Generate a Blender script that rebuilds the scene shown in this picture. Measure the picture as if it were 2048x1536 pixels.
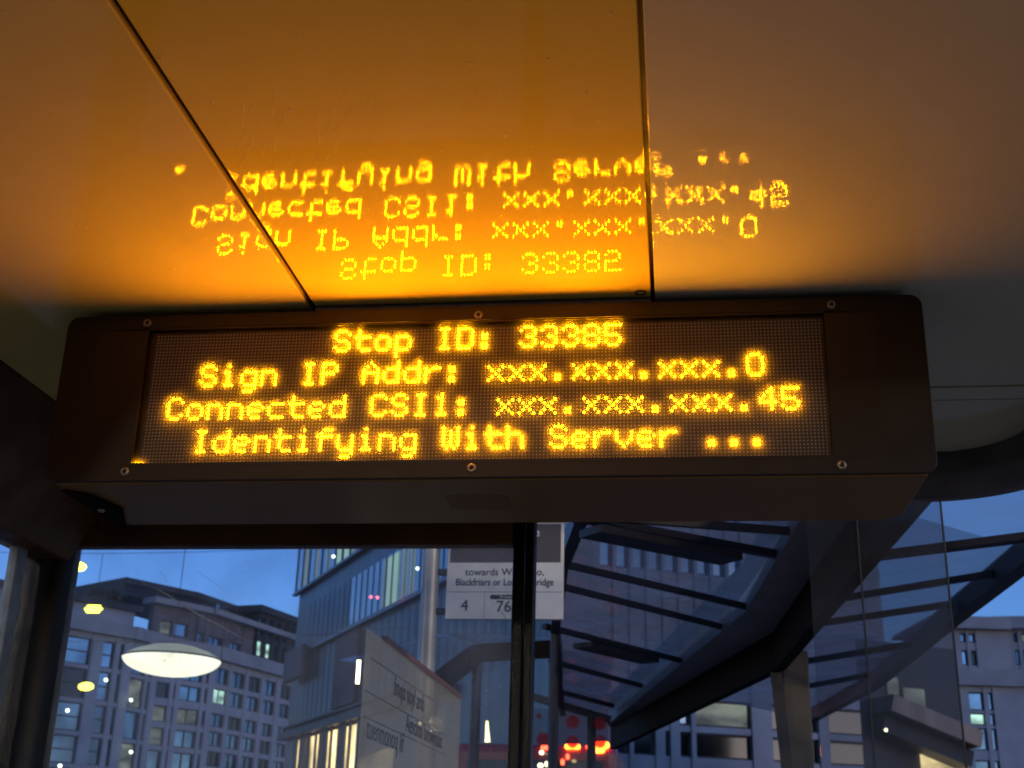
import bpy, bmesh, math, random
from mathutils import Vector, Matrix
random.seed(7)
SC = bpy.context.scene
for o in list(bpy.data.objects):
    bpy.data.objects.remove(o)
COL = SC.collection

# ------------------------------------------------------------------ camera
F_PX = 2513.47                      # focal length in pixels of the 2048-wide photograph
YAW, PITCH, ROLL = -0.132802, 0.362407, 0.027765
CAM = Vector((0.970993, -2.125618, 1.57))
_cy, _sy, _cp, _sp = math.cos(YAW), math.sin(YAW), math.cos(PITCH), math.sin(PITCH)
_f = Vector((_sy * _cp, _cy * _cp, _sp))
_r = Vector((_cy, -_sy, 0))
_u = _r.cross(_f)
_c, _s = math.cos(ROLL), math.sin(ROLL)
C_R, C_U, C_F = _c * _r + _s * _u, -_s * _r + _c * _u, _f
cam_d = bpy.data.cameras.new("camera")
cam = bpy.data.objects.new("camera", cam_d)
COL.objects.link(cam)
cam.matrix_world = Matrix(((C_R.x, C_U.x, -C_F.x, CAM.x), (C_R.y, C_U.y, -C_F.y, CAM.y),
                           (C_R.z, C_U.z, -C_F.z, CAM.z), (0, 0, 0, 1)))
cam_d.sensor_width = 36
cam_d.lens = F_PX / 2048 * 36
cam_d.clip_start, cam_d.clip_end = 0.05, 3000
cam_d.dof.use_dof = True
cam_d.dof.focus_distance = 2.28
cam_d.dof.aperture_fstop = 10
cam_d.dof.aperture_blades = 0
SC.camera = cam

# ------------------------------------------------------------------ sky, sun, exposure
SUN_EL, SUN_ROT = math.radians(6.0), math.radians(125)
w = bpy.data.worlds.new("World")
SC.world = w
w.use_nodes = True
wt = w.node_tree
bg = wt.nodes["Background"]
sky = wt.nodes.new("ShaderNodeTexSky")
sky.sky_type = 'NISHITA'
sky.sun_disc = False
sky.sun_elevation, sky.sun_rotation = SUN_EL, SUN_ROT
sky.ozone_density, sky.dust_density, sky.air_density = 4.0, 0.3, 1.0
tint = wt.nodes.new("ShaderNodeMix")
tint.data_type, tint.blend_type = 'RGBA', 'MULTIPLY'
tint.inputs[0].default_value = 1.0
tint.inputs[7].default_value = (0.74, 0.76, 1.12, 1)
wt.links.new(sky.outputs[0], tint.inputs[6])
wt.links.new(tint.outputs[2], bg.inputs[0])
bg.inputs[1].default_value = 0.125
sun_d = bpy.data.lights.new("sun", 'SUN')
sun_d.energy, sun_d.angle, sun_d.color = 0.03, math.radians(12), (1, 0.75, 0.55)
sun = bpy.data.objects.new("sun", sun_d)
COL.objects.link(sun)
sun.rotation_euler = (math.radians(84), 0, math.radians(55))
vs = SC.view_settings
vs.view_transform, vs.look, vs.exposure, vs.gamma = 'Standard', 'None', 1.0, 1.0
SC.render.engine = 'CYCLES'
SC.cycles.use_denoising = True
SC.cycles.use_light_tree = True
SC.cycles.filter_width = 1.7
SC.cycles.max_bounces = 10
SC.cycles.transparent_max_bounces = 24
SC.cycles.sample_clamp_indirect = 8.0
SC.cycles.sample_clamp_direct = 36.0
SC.cycles.caustics_reflective = True

# ------------------------------------------------------------------ geometry helpers
def ray(px, py):
    return (C_R * ((px - 1024) / F_PX) + C_U * ((768 - py) / F_PX) + C_F)
def at_y(px, py, y):
    d = ray(px, py); return CAM + d * ((y - CAM.y) / d.y)
def at_z(px, py, z):
    d = ray(px, py); return CAM + d * ((z - CAM.z) / d.z)
def at_x(px, py, x):
    d = ray(px, py); return CAM + d * ((x - CAM.x) / d.x)
def at_d(px, py, dist):
    d = ray(px, py); return CAM + d * (dist / math.hypot(d.x, d.y))

class MB:
    """collects shapes into one mesh"""
    def __init__(self): self.v, self.f, self.smooth = [], [], []
    def add(self, vs_, fs, smooth=False):
        n = len(self.v)
        self.v += [tuple(p) for p in vs_]
        self.f += [tuple(i + n for i in q) for q in fs]
        self.smooth += [smooth] * len(fs)
        return self
    def box(self, x0, x1, y0, y1, z0, z1):
        return self.add([(x0,y0,z0),(x1,y0,z0),(x1,y1,z0),(x0,y1,z0),(x0,y0,z1),(x1,y0,z1),(x1,y1,z1),(x0,y1,z1)],
                        [(0,3,2,1),(4,5,6,7),(0,1,5,4),(1,2,6,5),(2,3,7,6),(3,0,4,7)])
    def prism(self, poly, h):
        """poly: list of 3-D points in one plane, extruded by the vector h"""
        n = len(poly); h = Vector(h)
        vs_ = [Vector(p) for p in poly] + [Vector(p) + h for p in poly]
        fs = [tuple(range(n))[::-1], tuple(range(n, 2 * n))] + [(i, (i+1) % n, n + (i+1) % n, n + i) for i in range(n)]
        return self.add(vs_, fs)
    def bar(self, a, b, w_, h_, up=(0,0,1)):
        a, b = Vector(a), Vector(b); d = (b - a).normalized()
        s = d.cross(Vector(up))
        if s.length < 1e-5: s = Vector((1,0,0))
        s.normalize(); u = s.cross(d).normalized()
        s *= w_ / 2; u *= h_ / 2
        vs_ = [a-s-u, a+s-u, a+s+u, a-s+u, b-s-u, b+s-u, b+s+u, b-s+u]
        return self.add(vs_, [(0,1,2,3)[::-1],(4,5,6,7),(0,1,5,4),(1,2,6,5),(2,3,7,6),(3,0,4,7)])
    def tube(self, pts, r, n=16, cap=True):
        pts = [Vector(p) for p in pts]; rs = r if isinstance(r, (list, tuple)) else [r] * len(pts)
        vs_, fs = [], []
        for i, p in enumerate(pts):
            d = (pts[min(i+1, len(pts)-1)] - pts[max(i-1, 0)]).normalized()
            ref = Vector((0,0,1)) if abs(d.z) < 0.9 else Vector((1,0,0))
            s = d.cross(ref).normalized(); u = s.cross(d)
            for k in range(n):
                t = 2 * math.pi * k / n
                vs_.append(p + (s * math.cos(t) + u * math.sin(t)) * rs[i])
        for i in range(len(pts) - 1):
            for k in range(n):
                fs.append((i*n+k, i*n+(k+1) % n, (i+1)*n+(k+1) % n, (i+1)*n+k))
        self.add(vs_, fs, True)
        if cap:
            m = len(pts) - 1
            self.add(vs_[:n], [tuple(range(n))[::-1]]); self.add(vs_[m*n:], [tuple(range(n))])
        return self
    def lathe(self, prof, c=(0,0,0), n=48):
        vs_, fs = [], []
        for r, z in prof:
            for k in range(n):
                t = 2 * math.pi * k / n
                vs_.append((c[0] + r * math.cos(t), c[1] + r * math.sin(t), c[2] + z))
        for i in range(len(prof) - 1):
            for k in range(n):
                fs.append((i*n+k, i*n+(k+1) % n, (i+1)*n+(k+1) % n, (i+1)*n+k))
        return self.add(vs_, fs, True)
    def build(self, name, mat, parent=None, bevel=0.0, seg=2):
        me = bpy.data.meshes.new(name)
        me.from_pydata(self.v, [], self.f)
        for p, s in zip(me.polygons, self.smooth): p.use_smooth = s
        if mat: me.materials.append(mat)
        bm = bmesh.new(); bm.from_mesh(me)
        bmesh.ops.recalc_face_normals(bm, faces=bm.faces)
        bm.to_mesh(me); bm.free()
        o = bpy.data.objects.new(name, me)
        COL.objects.link(o)
        if parent: o.parent = parent; o.matrix_parent_inverse = parent.matrix_basis.inverted()
        if bevel:
            m = o.modifiers.new("edge", 'BEVEL'); m.width, m.segments, m.limit_method = bevel, seg, 'ANGLE'
        return o

def thing(name, loc, label, cat, group=None):
    o = bpy.data.objects.new(name, None); COL.objects.link(o)
    o.location = loc; o.empty_display_size = 0.1
    o["label"], o["category"] = label, cat
    if group: o["group"] = group
    bpy.context.view_layer.update()
    return o
def text_mesh(name, body, size, mat, parent, origin, xdir, ydir, align='CENTER', depth=0.001, squeeze=1.0):
    cu = bpy.data.curves.new(name, 'FONT')
    cu.body, cu.size, cu.align_x, cu.align_y, cu.extrude = body, size, align, 'CENTER', depth
    cu.resolution_u = 3
    tmp = bpy.data.objects.new(name, cu); COL.objects.link(tmp)
    dg = bpy.context.evaluated_depsgraph_get()
    me = bpy.data.meshes.new_from_object(tmp.evaluated_get(dg))
    bpy.data.objects.remove(tmp); bpy.data.curves.remove(cu)
    x, y = Vector(xdir).normalized(), Vector(ydir).normalized(); z = x.cross(y)
    for v in me.vertices:
        v.co = Vector(origin) + x * v.co.x * squeeze + y * v.co.y + z * v.co.z
    me.materials.clear(); me.materials.append(mat)
    o = bpy.data.objects.new(name, me); COL.objects.link(o)
    if parent: o.parent = parent; o.matrix_parent_inverse = parent.matrix_basis.inverted()
    return o

# ------------------------------------------------------------------ materials
def mat(name, base, rough=0.5, metal=0.0, spec=0.5, coat=0.0, var=0.0, vscale=8.0, bump=0.0, bscale=60.0, vcol=None, rvar=0.0, stretch=None):
    m = bpy.data.materials.new(name); m.use_nodes = True
    nt = m.node_tree; p = nt.nodes["Principled BSDF"]
    p.inputs["Base Color"].default_value = (*base, 1)
    p.inputs["Roughness"].default_value = rough
    p.inputs["Metallic"].default_value = metal
    p.inputs["Specular IOR Level"].default_value = spec
    p.inputs["Coat Weight"].default_value = coat
    p.inputs["Coat Roughness"].default_value = 0.06
    tc = nt.nodes.new("ShaderNodeTexCoord")
    if var or rvar:
        n = nt.nodes.new("ShaderNodeTexNoise"); n.inputs["Scale"].default_value = vscale; n.inputs["Detail"].default_value = 6
        if stretch:
            mp = nt.nodes.new("ShaderNodeMapping"); mp.inputs["Scale"].default_value = stretch
            nt.links.new(tc.outputs["Object"], mp.inputs[0]); nt.links.new(mp.outputs[0], n.inputs["Vector"])
        else: nt.links.new(tc.outputs["Object"], n.inputs["Vector"])
        if var:
            mx = nt.nodes.new("ShaderNodeMix"); mx.data_type = 'RGBA'
            b2 = vcol or tuple(c * (1 - var) for c in base)
            mx.inputs[6].default_value = (*base, 1); mx.inputs[7].default_value = (*b2, 1)
            cr = nt.nodes.new("ShaderNodeMapRange"); cr.inputs[1].default_value = 0.35; cr.inputs[2].default_value = 0.65
            nt.links.new(n.outputs["Fac"], cr.inputs[0]); nt.links.new(cr.outputs[0], mx.inputs[0])
            nt.links.new(mx.outputs[2], p.inputs["Base Color"])
        if rvar:
            cr = nt.nodes.new("ShaderNodeMapRange"); cr.inputs[1].default_value = 0.3; cr.inputs[2].default_value = 0.7
            cr.inputs[3].default_value = max(0.02, rough - rvar); cr.inputs[4].default_value = rough + rvar
            nt.links.new(n.outputs["Fac"], cr.inputs[0]); nt.links.new(cr.outputs[0], p.inputs["Roughness"])
    if bump:
        n = nt.nodes.new("ShaderNodeTexNoise"); n.inputs["Scale"].default_value = bscale; n.inputs["Detail"].default_value = 3
        nt.links.new(tc.outputs["Object"], n.inputs["Vector"])
        b = nt.nodes.new("ShaderNodeBump"); b.inputs["Strength"].default_value = bump; b.inputs["Distance"].default_value = 0.002
        nt.links.new(n.outputs["Fac"], b.inputs["Height"]); nt.links.new(b.outputs[0], p.inputs["Normal"])
    return m
def emit(name, col, strength, sampled=False):
    m = bpy.data.materials.new(name); m.use_nodes = True
    if not sampled: m.cycles.emission_sampling = 'NONE'
    nt = m.node_tree; p = nt.nodes["Principled BSDF"]
    p.inputs["Base Color"].default_value = (0.05, 0.05, 0.05, 1)
    p.inputs["Emission Color"].default_value = (*col, 1)
    p.inputs["Emission Strength"].default_value = strength
    return m
def glass(name, tint_=(0.9, 0.93, 0.95), refl=0.06, rough=0.0, dirt=0.0, dirt_col=(0.5, 0.5, 0.5), dscale=5.0):
    m = bpy.data.materials.new(name); m.use_nodes = True
    nt = m.node_tree; nt.nodes.remove(nt.nodes["Principled BSDF"])
    out = nt.nodes["Material Output"]
    tr = nt.nodes.new("ShaderNodeBsdfTransparent"); tr.inputs[0].default_value = (*tint_, 1)
    gl = nt.nodes.new("ShaderNodeBsdfGlossy"); gl.inputs["Roughness"].default_value = rough
    fr = nt.nodes.new("ShaderNodeFresnel"); fr.inputs[0].default_value = 1.45
    mul = nt.nodes.new("ShaderNodeMath"); mul.operation = 'MULTIPLY'; mul.inputs[1].default_value = refl / 0.034
    mul.use_clamp = True
    nt.links.new(fr.outputs[0], mul.inputs[0])
    mx = nt.nodes.new("ShaderNodeMixShader")
    nt.links.new(mul.outputs[0], mx.inputs[0]); nt.links.new(tr.outputs[0], mx.inputs[1]); nt.links.new(gl.outputs[0], mx.inputs[2])
    last = mx
    if dirt:
        tc = nt.nodes.new("ShaderNodeTexCoord")
        n = nt.nodes.new("ShaderNodeTexNoise"); n.inputs["Scale"].default_value = dscale; n.inputs["Detail"].default_value = 8
        nt.links.new(tc.outputs["Object"], n.inputs["Vector"])
        cr = nt.nodes.new("ShaderNodeMapRange"); cr.inputs[1].default_value = 0.35; cr.inputs[2].default_value = 0.75
        cr.inputs[3].default_value = dirt * 0.3; cr.inputs[4].default_value = dirt
        nt.links.new(n.outputs["Fac"], cr.inputs[0])
        df = nt.nodes.new("ShaderNodeBsdfTranslucent"); df.inputs[0].default_value = (*dirt_col, 1)
        d2 = nt.nodes.new("ShaderNodeBsdfDiffuse"); d2.inputs[0].default_value = (*dirt_col, 1)
        m3 = nt.nodes.new("ShaderNodeMixShader"); m3.inputs[0].default_value = 0.5
        nt.links.new(df.outputs[0], m3.inputs[1]); nt.links.new(d2.outputs[0], m3.inputs[2])
        m2 = nt.nodes.new("ShaderNodeMixShader")
        nt.links.new(cr.outputs[0], m2.inputs[0]); nt.links.new(mx.outputs[0], m2.inputs[1]); nt.links.new(m3.outputs[0], m2.inputs[2])
        last = m2
    nt.links.new(last.outputs[0], out.inputs[0])
    return m

LED_POWER = 300.0
# ceiling sheet: glossy painted metal, orange-peel, wavy close to its joints, small specks and rub marks
def ceiling_mat(name, seams, peel, wave, wscale, rough, ca, cb):
    m = bpy.data.materials.new(name); m.use_nodes = True
    nt = m.node_tree; L = nt.links; p = nt.nodes["Principled BSDF"]
    p.inputs["IOR"].default_value = 1.33
    tc = nt.nodes.new("ShaderNodeTexCoord")
    def noise(scale, detail=2.0, vec=None, sc3=None):
        n = nt.nodes.new("ShaderNodeTexNoise"); n.inputs["Scale"].default_value = scale; n.inputs["Detail"].default_value = detail
        if sc3:
            mp = nt.nodes.new("ShaderNodeMapping"); mp.inputs["Scale"].default_value = sc3[0]; mp.inputs["Rotation"].default_value = sc3[1]
            L.new(tc.outputs["Object"], mp.inputs[0]); L.new(mp.outputs[0], n.inputs["Vector"])
        else: L.new(tc.outputs["Object"], n.inputs["Vector"])
        return n.outputs["Fac"]
    def mth(op, a, b, clamp=False):
        n = nt.nodes.new("ShaderNodeMath"); n.operation = op; n.use_clamp = clamp
        for i, q in enumerate((a, b)):
            if isinstance(q, (int, float)): n.inputs[i].default_value = q
            elif q is not None: L.new(q, n.inputs[i])
        return n.outputs[0]
    sep = nt.nodes.new("ShaderNodeSeparateXYZ"); L.new(tc.outputs["Object"], sep.inputs[0])
    near = None
    for sx, width in seams:
        d = mth('ABSOLUTE', mth('SUBTRACT', sep.outputs[0], sx), None)
        k = mth('SUBTRACT', 1.0, mth('DIVIDE', d, width), True)
        k = mth('MULTIPLY', k, k)
        near = k if near is None else mth('MAXIMUM', near, k)
    h = mth('MULTIPLY', noise(380, 2), peel)
    h = mth('ADD', h, mth('MULTIPLY', noise(wscale, 2), wave))
    h = mth('ADD', h, mth('MULTIPLY', mth('MULTIPLY', noise(150, 2), near), 0.05))
    # little raised specks
    vo = nt.nodes.new("ShaderNodeTexVoronoi"); vo.inputs["Scale"].default_value = 38
    L.new(tc.outputs["Object"], vo.inputs["Vector"])
    sp = nt.nodes.new("ShaderNodeMapRange"); sp.inputs[1].default_value = 0.0; sp.inputs[2].default_value = 0.085
    sp.inputs[3].default_value = 1; sp.inputs[4].default_value = 0
    L.new(vo.outputs["Distance"], sp.inputs[0])
    sel = mth('GREATER_THAN', noise(9, 1), 0.55)
    h = mth('ADD', h, mth('MULTIPLY', mth('MULTIPLY', sp.outputs[0], sel), 0.45))
    # rub marks, long and thin
    rub = noise(1.0, 3, sc3=((420, 9, 1), (0, 0, math.radians(55))))
    msk = mth('MULTIPLY', mth('GREATER_THAN', noise(3.5, 2), 0.56), 0.006)
    h = mth('ADD', h, mth('MULTIPLY', rub, msk))
    b = nt.nodes.new("ShaderNodeBump"); b.inputs["Strength"].default_value = 1.0; b.inputs["Distance"].default_value = 0.0022
    L.new(h, b.inputs["Height"]); L.new(b.outputs[0], p.inputs["Normal"])
    mx = nt.nodes.new("ShaderNodeMix"); mx.data_type = 'RGBA'
    mx.inputs[6].default_value = (*ca, 1); mx.inputs[7].default_value = (*cb, 1)
    L.new(mth("ADD", mth("MULTIPLY", noise(2.2, 7), 0.7), mth("MULTIPLY", noise(17, 9), 0.55)), mx.inputs[0]); L.new(mx.outputs[2], p.inputs["Base Color"])
    rr = nt.nodes.new("ShaderNodeMapRange"); rr.inputs[1].default_value = 0.35; rr.inputs[2].default_value = 0.7
    rr.inputs[3].default_value = rough * 0.9; rr.inputs[4].default_value = rough * 1.2
    L.new(noise(5, 5), rr.inputs[0]); L.new(rr.outputs[0], p.inputs["Roughness"])
    return m

def uneven(m, scale=(.5, .5, 1.3)):
    nt = m.node_tree; p = nt.nodes["Principled BSDF"]; L = nt.links; k = p.inputs["Emission Strength"].default_value
    tc = nt.nodes.new("ShaderNodeTexCoord"); mp = nt.nodes.new("ShaderNodeMapping"); mp.inputs["Scale"].default_value = scale
    n = nt.nodes.new("ShaderNodeTexNoise"); n.inputs["Scale"].default_value = 1.0; n.inputs["Detail"].default_value = 5
    r = nt.nodes.new("ShaderNodeMapRange"); r.inputs[1].default_value = .36; r.inputs[2].default_value = .66; r.inputs[3].default_value = k * .25; r.inputs[4].default_value = k * 1.5
    L.new(tc.outputs["Object"], mp.inputs[0]); L.new(mp.outputs[0], n.inputs["Vector"]); L.new(n.outputs["Fac"], r.inputs[0]); L.new(r.outputs[0], p.inputs["Emission Strength"])
    return m
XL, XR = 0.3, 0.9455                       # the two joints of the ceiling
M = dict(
    ceil_l=ceiling_mat("ceiling_paint_left", [(XL, 0.10)], 0.009, 0.045, 45, 0.026, (0.62, 0.49, 0.13), (0.52, 0.41, 0.11)),  # extra yellow in the base puts the amber LED glow into the colour
    ceil_m=ceiling_mat("ceiling_paint_middle", [(XL, 0.05)], 0.0095, 0.010, 22, 0.024, (0.62, 0.475, 0.07), (0.53, 0.405, 0.055)),  # yellowed further, the saturated LED glow painted into the base
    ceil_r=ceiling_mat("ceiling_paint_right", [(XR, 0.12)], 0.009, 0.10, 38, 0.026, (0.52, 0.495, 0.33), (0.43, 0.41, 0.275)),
    alu=mat("dull_aluminium", (0.30, 0.30, 0.27), 0.42, 0.8, var=0.3, vscale=30),
    roofdark=mat("dark_frame_paint", (0.11, 0.045, 0.010), 0.42, 0, 0.35, bump=0.25, bscale=220, rvar=0.1, var=0.4, vscale=9),  # orange LED glare put into the base colour of the frame
    polepaint=mat("glossy_black_pole_paint", (0.010, 0.006, 0.002), 0.13, 0, 0.22, bump=0.5, bscale=330, rvar=0.03, vscale=20),
    beamface=mat("brown_grey_beam_paint", (0.11, 0.095, 0.075), 0.45, bump=0.15, bscale=90, var=0.45, vscale=7),
    case=mat("sign_case_paint", (0.019, 0.010, 0.0025), 0.42, 0, 0.35, bump=0.12, bscale=400, rvar=0.07, vscale=14),  # warm base with the LED glare painted in
    under=mat("sign_underside_paint", (0.20, 0.105, 0.022), 0.38, 0, 0.12, bump=0.08, bscale=400),  # lightened and warmed, so the colour carries the LED's orange glare
    mask=mat("sign_mask_black", (0.020, 0.011, 0.003), 0.35, 0, 0.4),
    board=mat("led_board", (0.060, 0.042, 0.026), 0.55),
    lens=mat("unlit_led_lens", (0.50, 0.45, 0.38), 0.22, 0, 0.6),
    steel=mat("screw_steel", (0.42, 0.38, 0.30), 0.35, 0.9, var=0.5, vscale=300),
    socket=mat("screw_socket_dark", (0.02, 0.015, 0.01), 0.6),
    rubber=mat("black_rubber", (0.012, 0.011, 0.010), 0.6),
    led=emit("lit_led", (1.0, 0.34, 0.0012), LED_POWER, True), ledlens=emit("lit_led_lens", (1.0, 0.31, 0.002), 1.25),
    pane=glass("window_glass", (0.95, 0.96, 0.97), 0.001, dirt=0.22, dirt_col=(0.75, 0.75, 0.73), dscale=7),
    screen=glass("tinted_screen_glass", (0.80, 0.81, 0.84), 0.006, dirt=0.06, dirt_col=(0.6, 0.6, 0.6), dscale=2.5),
    roofglass=glass("grubby_canopy_glass", (0.95, 0.92, 0.87), 0.02, dirt=0.42, dirt_col=(0.8, 0.77, 0.74), dscale=1.6),
    scratch=mat("glass_scratch", (0.75, 0.78, 0.8), 0.4),
    stone=mat("pale_stone", (0.47, 0.475, 0.48), 0.8, var=0.18, vscale=0.6, bump=0.3, bscale=3),
    stone2=mat("grey_stone_trim", (0.42, 0.415, 0.41), 0.8, var=0.2, vscale=0.5),
    brick=mat("dull_red_brick", (0.22, 0.18, 0.17), 0.85, var=0.4, vscale=0.9),
    slate=mat("dark_slate_roof", (0.035, 0.033, 0.035), 0.6, var=0.5, vscale=0.8),
    wframe=mat("window_frame_dark", (0.03, 0.032, 0.035), 0.5),
    wglass=mat("window_pane_blue", (0.30, 0.41, 0.50), 0.12, 1.0, 0.5, var=0.55, vscale=0.4),
    wglass2=mat("window_pane_dark", (0.02, 0.022, 0.026), 0.12, 0, 0.6, var=0.6, vscale=0.4),
    lit_cool=emit("lit_room_cool", (0.55, 0.95, 0.80), 0.55),
    lit_warm=emit("lit_room_warm", (1.0, 0.78, 0.36), 0.75),
    lit_dim=emit("lit_room_dim", (0.55, 0.62, 0.50), 0.12),
    spot=emit("room_light", (0.80, 1.0, 0.86), 3.0),
    spotw=emit("room_light_warm", (1.0, 0.85, 0.50), 2.5),
    spotr=emit("red_beacon", (1.0, 0.08, 0.12), 5.0),
    lamp=emit("street_lamp_light", (1.0, 0.98, 0.07), 4.0),
    tower=mat("tower_spandrel", (0.155, 0.13, 0.125), 0.35, 0.3, var=0.62, vscale=1.0, stretch=(1.6, 1.6, .06)),  # upright streaks paint soft reflections into the colour
    mull=mat("tower_mullion", (0.16, 0.16, 0.17), 0.4, 0.5),
    tglass=mat("tower_glass", (0.22, 0.27, 0.32), 0.12, 0, 0.9, coat=1.0, var=0.75, vscale=1.0, stretch=(1.1, 1.1, .08)),  # reflections painted as stretched vertical streaks
    bronze=mat("bronze_canopy", (0.05, 0.032, 0.022), 0.5),
    maroon=mat("maroon_panel", (0.24, 0.10, 0.09), 0.6, var=0.3, vscale=1),
    pale=mat("pale_render", (0.30, 0.26, 0.28), 0.8, var=0.25, vscale=0.25),
    navy=mat("navy_cladding", (0.030, 0.034, 0.048), 0.5, var=0.4, vscale=0.3),
    lgrey=mat("pale_grey_metal", (0.42, 0.43, 0.45), 0.5, var=0.25, vscale=0.6),
    polegrey=mat("galvanised_pole", (0.42, 0.41, 0.38), 0.45, 0.4, var=0.35, vscale=6),
    tile=mat("white_enamel_tile", (0.60, 0.60, 0.57), 0.35, var=0.12, vscale=8),
    header=mat("dark_header_panel", (0.060, 0.045, 0.045), 0.4),
    redtop=mat("red_enamel", (0.45, 0.04, 0.04), 0.4),
    ink=mat("black_ink", (0.015, 0.015, 0.018), 0.6),
    whiteink=mat("white_ink", (0.7, 0.7, 0.68), 0.6),
    soffit=mat("canopy_soffit", (0.24, 0.20, 0.18), 0.6, var=0.2, vscale=2),
    fascia=mat("canopy_fascia", (0.016, 0.008, 0.003), 0.7, 0, 0.08, var=0.4, vscale=1.5),
    rafter=mat("canopy_rafter", (0.030, 0.026, 0.028), 0.5),
    conc=mat("tan_concrete", (0.17, 0.14, 0.10), 0.8, var=0.3, vscale=3),
    busred=mat("bus_red_paint", (0.22, 0.018, 0.014), 0.3, coat=0.6),
    busglass=mat("bus_window", (0.012, 0.012, 0.014), 0.08, 0, 0.8),
    braker=emit("red_tail_lamp", (1.0, 0.06, 0.02), 6.0),
    orange=emit("orange_indicator", (1.0, 0.22, 0.015), 9.0),
    asphalt=mat("asphalt", (0.05, 0.05, 0.052), 0.85, var=0.35, vscale=3, bump=0.4, bscale=120),
    paving=mat("paving", (0.17, 0.165, 0.155), 0.8, var=0.3, vscale=2, bump=0.3, bscale=60),
)

for k_ in ("lit_cool", "lit_warm", "lit_dim"): uneven(M[k_])
# ------------------------------------------------------------------ ground
def struct(o): o["kind"] = "structure"; return o
struct(MB().add([(-400,-400,0),(400,-400,0),(400,600,0),(-400,600,0)], [(0,1,2,3)]).build("road", M["asphalt"]))
struct(MB().box(-6, 9, -12, 14, 0.005, 0.12).build("pavement", M["paving"], bevel=0.02))

# ------------------------------------------------------------------ bus shelter
ZC = 2.5485
sh = thing("bus_shelter", (0.6, 0.5, 0.12), "dark framed bus shelter with glossy panelled ceiling lit orange by the sign", "bus shelter")
G = 0.0035
def ceil_panel(x0, x1, y0, y1, m, label, lift=0.0):
    """sheet with a turned-up lip; gridded so that it can sag by a hair near its joint"""
    o = MB().box(x0, x1, y0, y1, ZC + lift, ZC + lift + 0.014).build("ceiling_panel", m, sh, bevel=0.0018)
    o["label"] = label
    return o
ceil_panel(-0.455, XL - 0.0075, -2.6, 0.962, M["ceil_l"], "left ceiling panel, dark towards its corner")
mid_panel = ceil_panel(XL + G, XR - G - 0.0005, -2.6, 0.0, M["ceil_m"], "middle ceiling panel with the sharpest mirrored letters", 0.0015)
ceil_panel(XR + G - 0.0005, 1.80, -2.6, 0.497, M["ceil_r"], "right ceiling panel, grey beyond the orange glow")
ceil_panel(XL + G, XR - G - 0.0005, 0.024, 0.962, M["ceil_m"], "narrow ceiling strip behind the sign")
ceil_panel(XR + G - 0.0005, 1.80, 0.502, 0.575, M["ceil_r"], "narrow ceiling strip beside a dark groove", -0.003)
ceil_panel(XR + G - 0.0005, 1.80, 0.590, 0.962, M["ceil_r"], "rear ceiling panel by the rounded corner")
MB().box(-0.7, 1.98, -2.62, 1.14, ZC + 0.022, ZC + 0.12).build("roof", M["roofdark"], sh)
MB().box(XL + 0.002, XR - 0.003, 0.004, 0.020, 2.520, ZC + 0.003).build("trim_strip", M["alu"], sh, bevel=0.002)
# recessed screw hole near the right joint
hp = at_z(1281, 586, ZC)
MB().lathe([(0.0, 0.004), (0.0075, 0.004), (0.0075, -0.0006), (0.0105, -0.0006), (0.0105, 0.0015)], (hp.x, hp.y, ZC), 20).build("screw_hole", M["socket"], sh)

# dried drips and rub marks on the underside of the ceiling
speck_m = mat("dried_drips", (0.80, 0.70, 0.40), 0.3)
mb = MB()
for k in range(210):
    x, y = random.uniform(0.31, 0.935), -0.10 - 0.85 * random.random() ** 0.9
    if random.random() < .12: x = random.uniform(-.05, .29)
    r_ = random.choice((.0006, .0007, .0009, .0011, .0016)); e_ = random.uniform(1, 2.4); zz = ZC + (0.0015 if x > XL else 0)
    for i in range(1): mb.add([(x + r_ * e_ * math.cos(t * 1.0472), y + r_ * math.sin(t * 1.0472), zz + .0002) for t in range(6)] + [(x, y, zz - r_ * .8)], [(t, (t + 1) % 6, 6) for t in range(6)], True)
o = mb.build("dried_drips", speck_m, sh); o["kind"] = "stuff"
mb = MB()
for k in range(26):
    q = at_z(random.uniform(480, 760), random.uniform(170, 330), ZC + .0014); L_ = random.uniform(.03, .11); a_ = math.radians(random.gauss(118, 6))
    mb.tube([q, q + Vector((math.cos(a_), math.sin(a_), 0)) * L_], [.00012, .00022], 4)
o = mb.build("rub_marks", mat("rub_mark", (0.75, 0.60, 0.22), 0.35), sh); o["kind"] = "stuff"

def sweep(path, prof, name, m, bevel=0.0):
    """prof: (offset to the right of travel, z) closed loop"""
    vs_, fs = [], []; n = len(prof)
    for i, p in enumerate(path):
        a = Vector(path[max(i-1, 0)]); b = Vector(path[min(i+1, len(path)-1)])
        d = (b - a).normalized(); r = Vector((d.y, -d.x))
        for off, z in prof: vs_.append((p[0] + r.x * off, p[1] + r.y * off, z))
    for i in range(len(path) - 1):
        for k in range(n): fs.append((i*n+k, i*n+(k+1) % n, (i+1)*n+(k+1) % n, (i+1)*n+k))
    fs += [tuple(range(n))[::-1], tuple(range((len(path)-1)*n, len(path)*n))]
    o = MB().add(vs_, fs, True).build(name, m, sh)
    mo = o.modifiers.new("es", 'EDGE_SPLIT'); mo.split_angle = math.radians(40)
    return o
path = [(-0.60, 0.97), (1.0, 0.97), (1.60, 0.97)]
for k in range(1, 13):
    t = math.pi / 2 * k / 12
    path.append((1.60 + 0.20 * math.sin(t), 0.77 + 0.20 * math.cos(t)))
path += [(1.80, 0.0), (1.80, -2.6)]
prof = [(0.0, ZC + 0.02), (0.0, 2.500), (-0.006, 2.480), (-0.022, 2.460), (-0.05, 2.446), (-0.09, 2.446), (-0.115, 2.462), (-0.125, 2.49), (-0.125, ZC + 0.02)]
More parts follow.
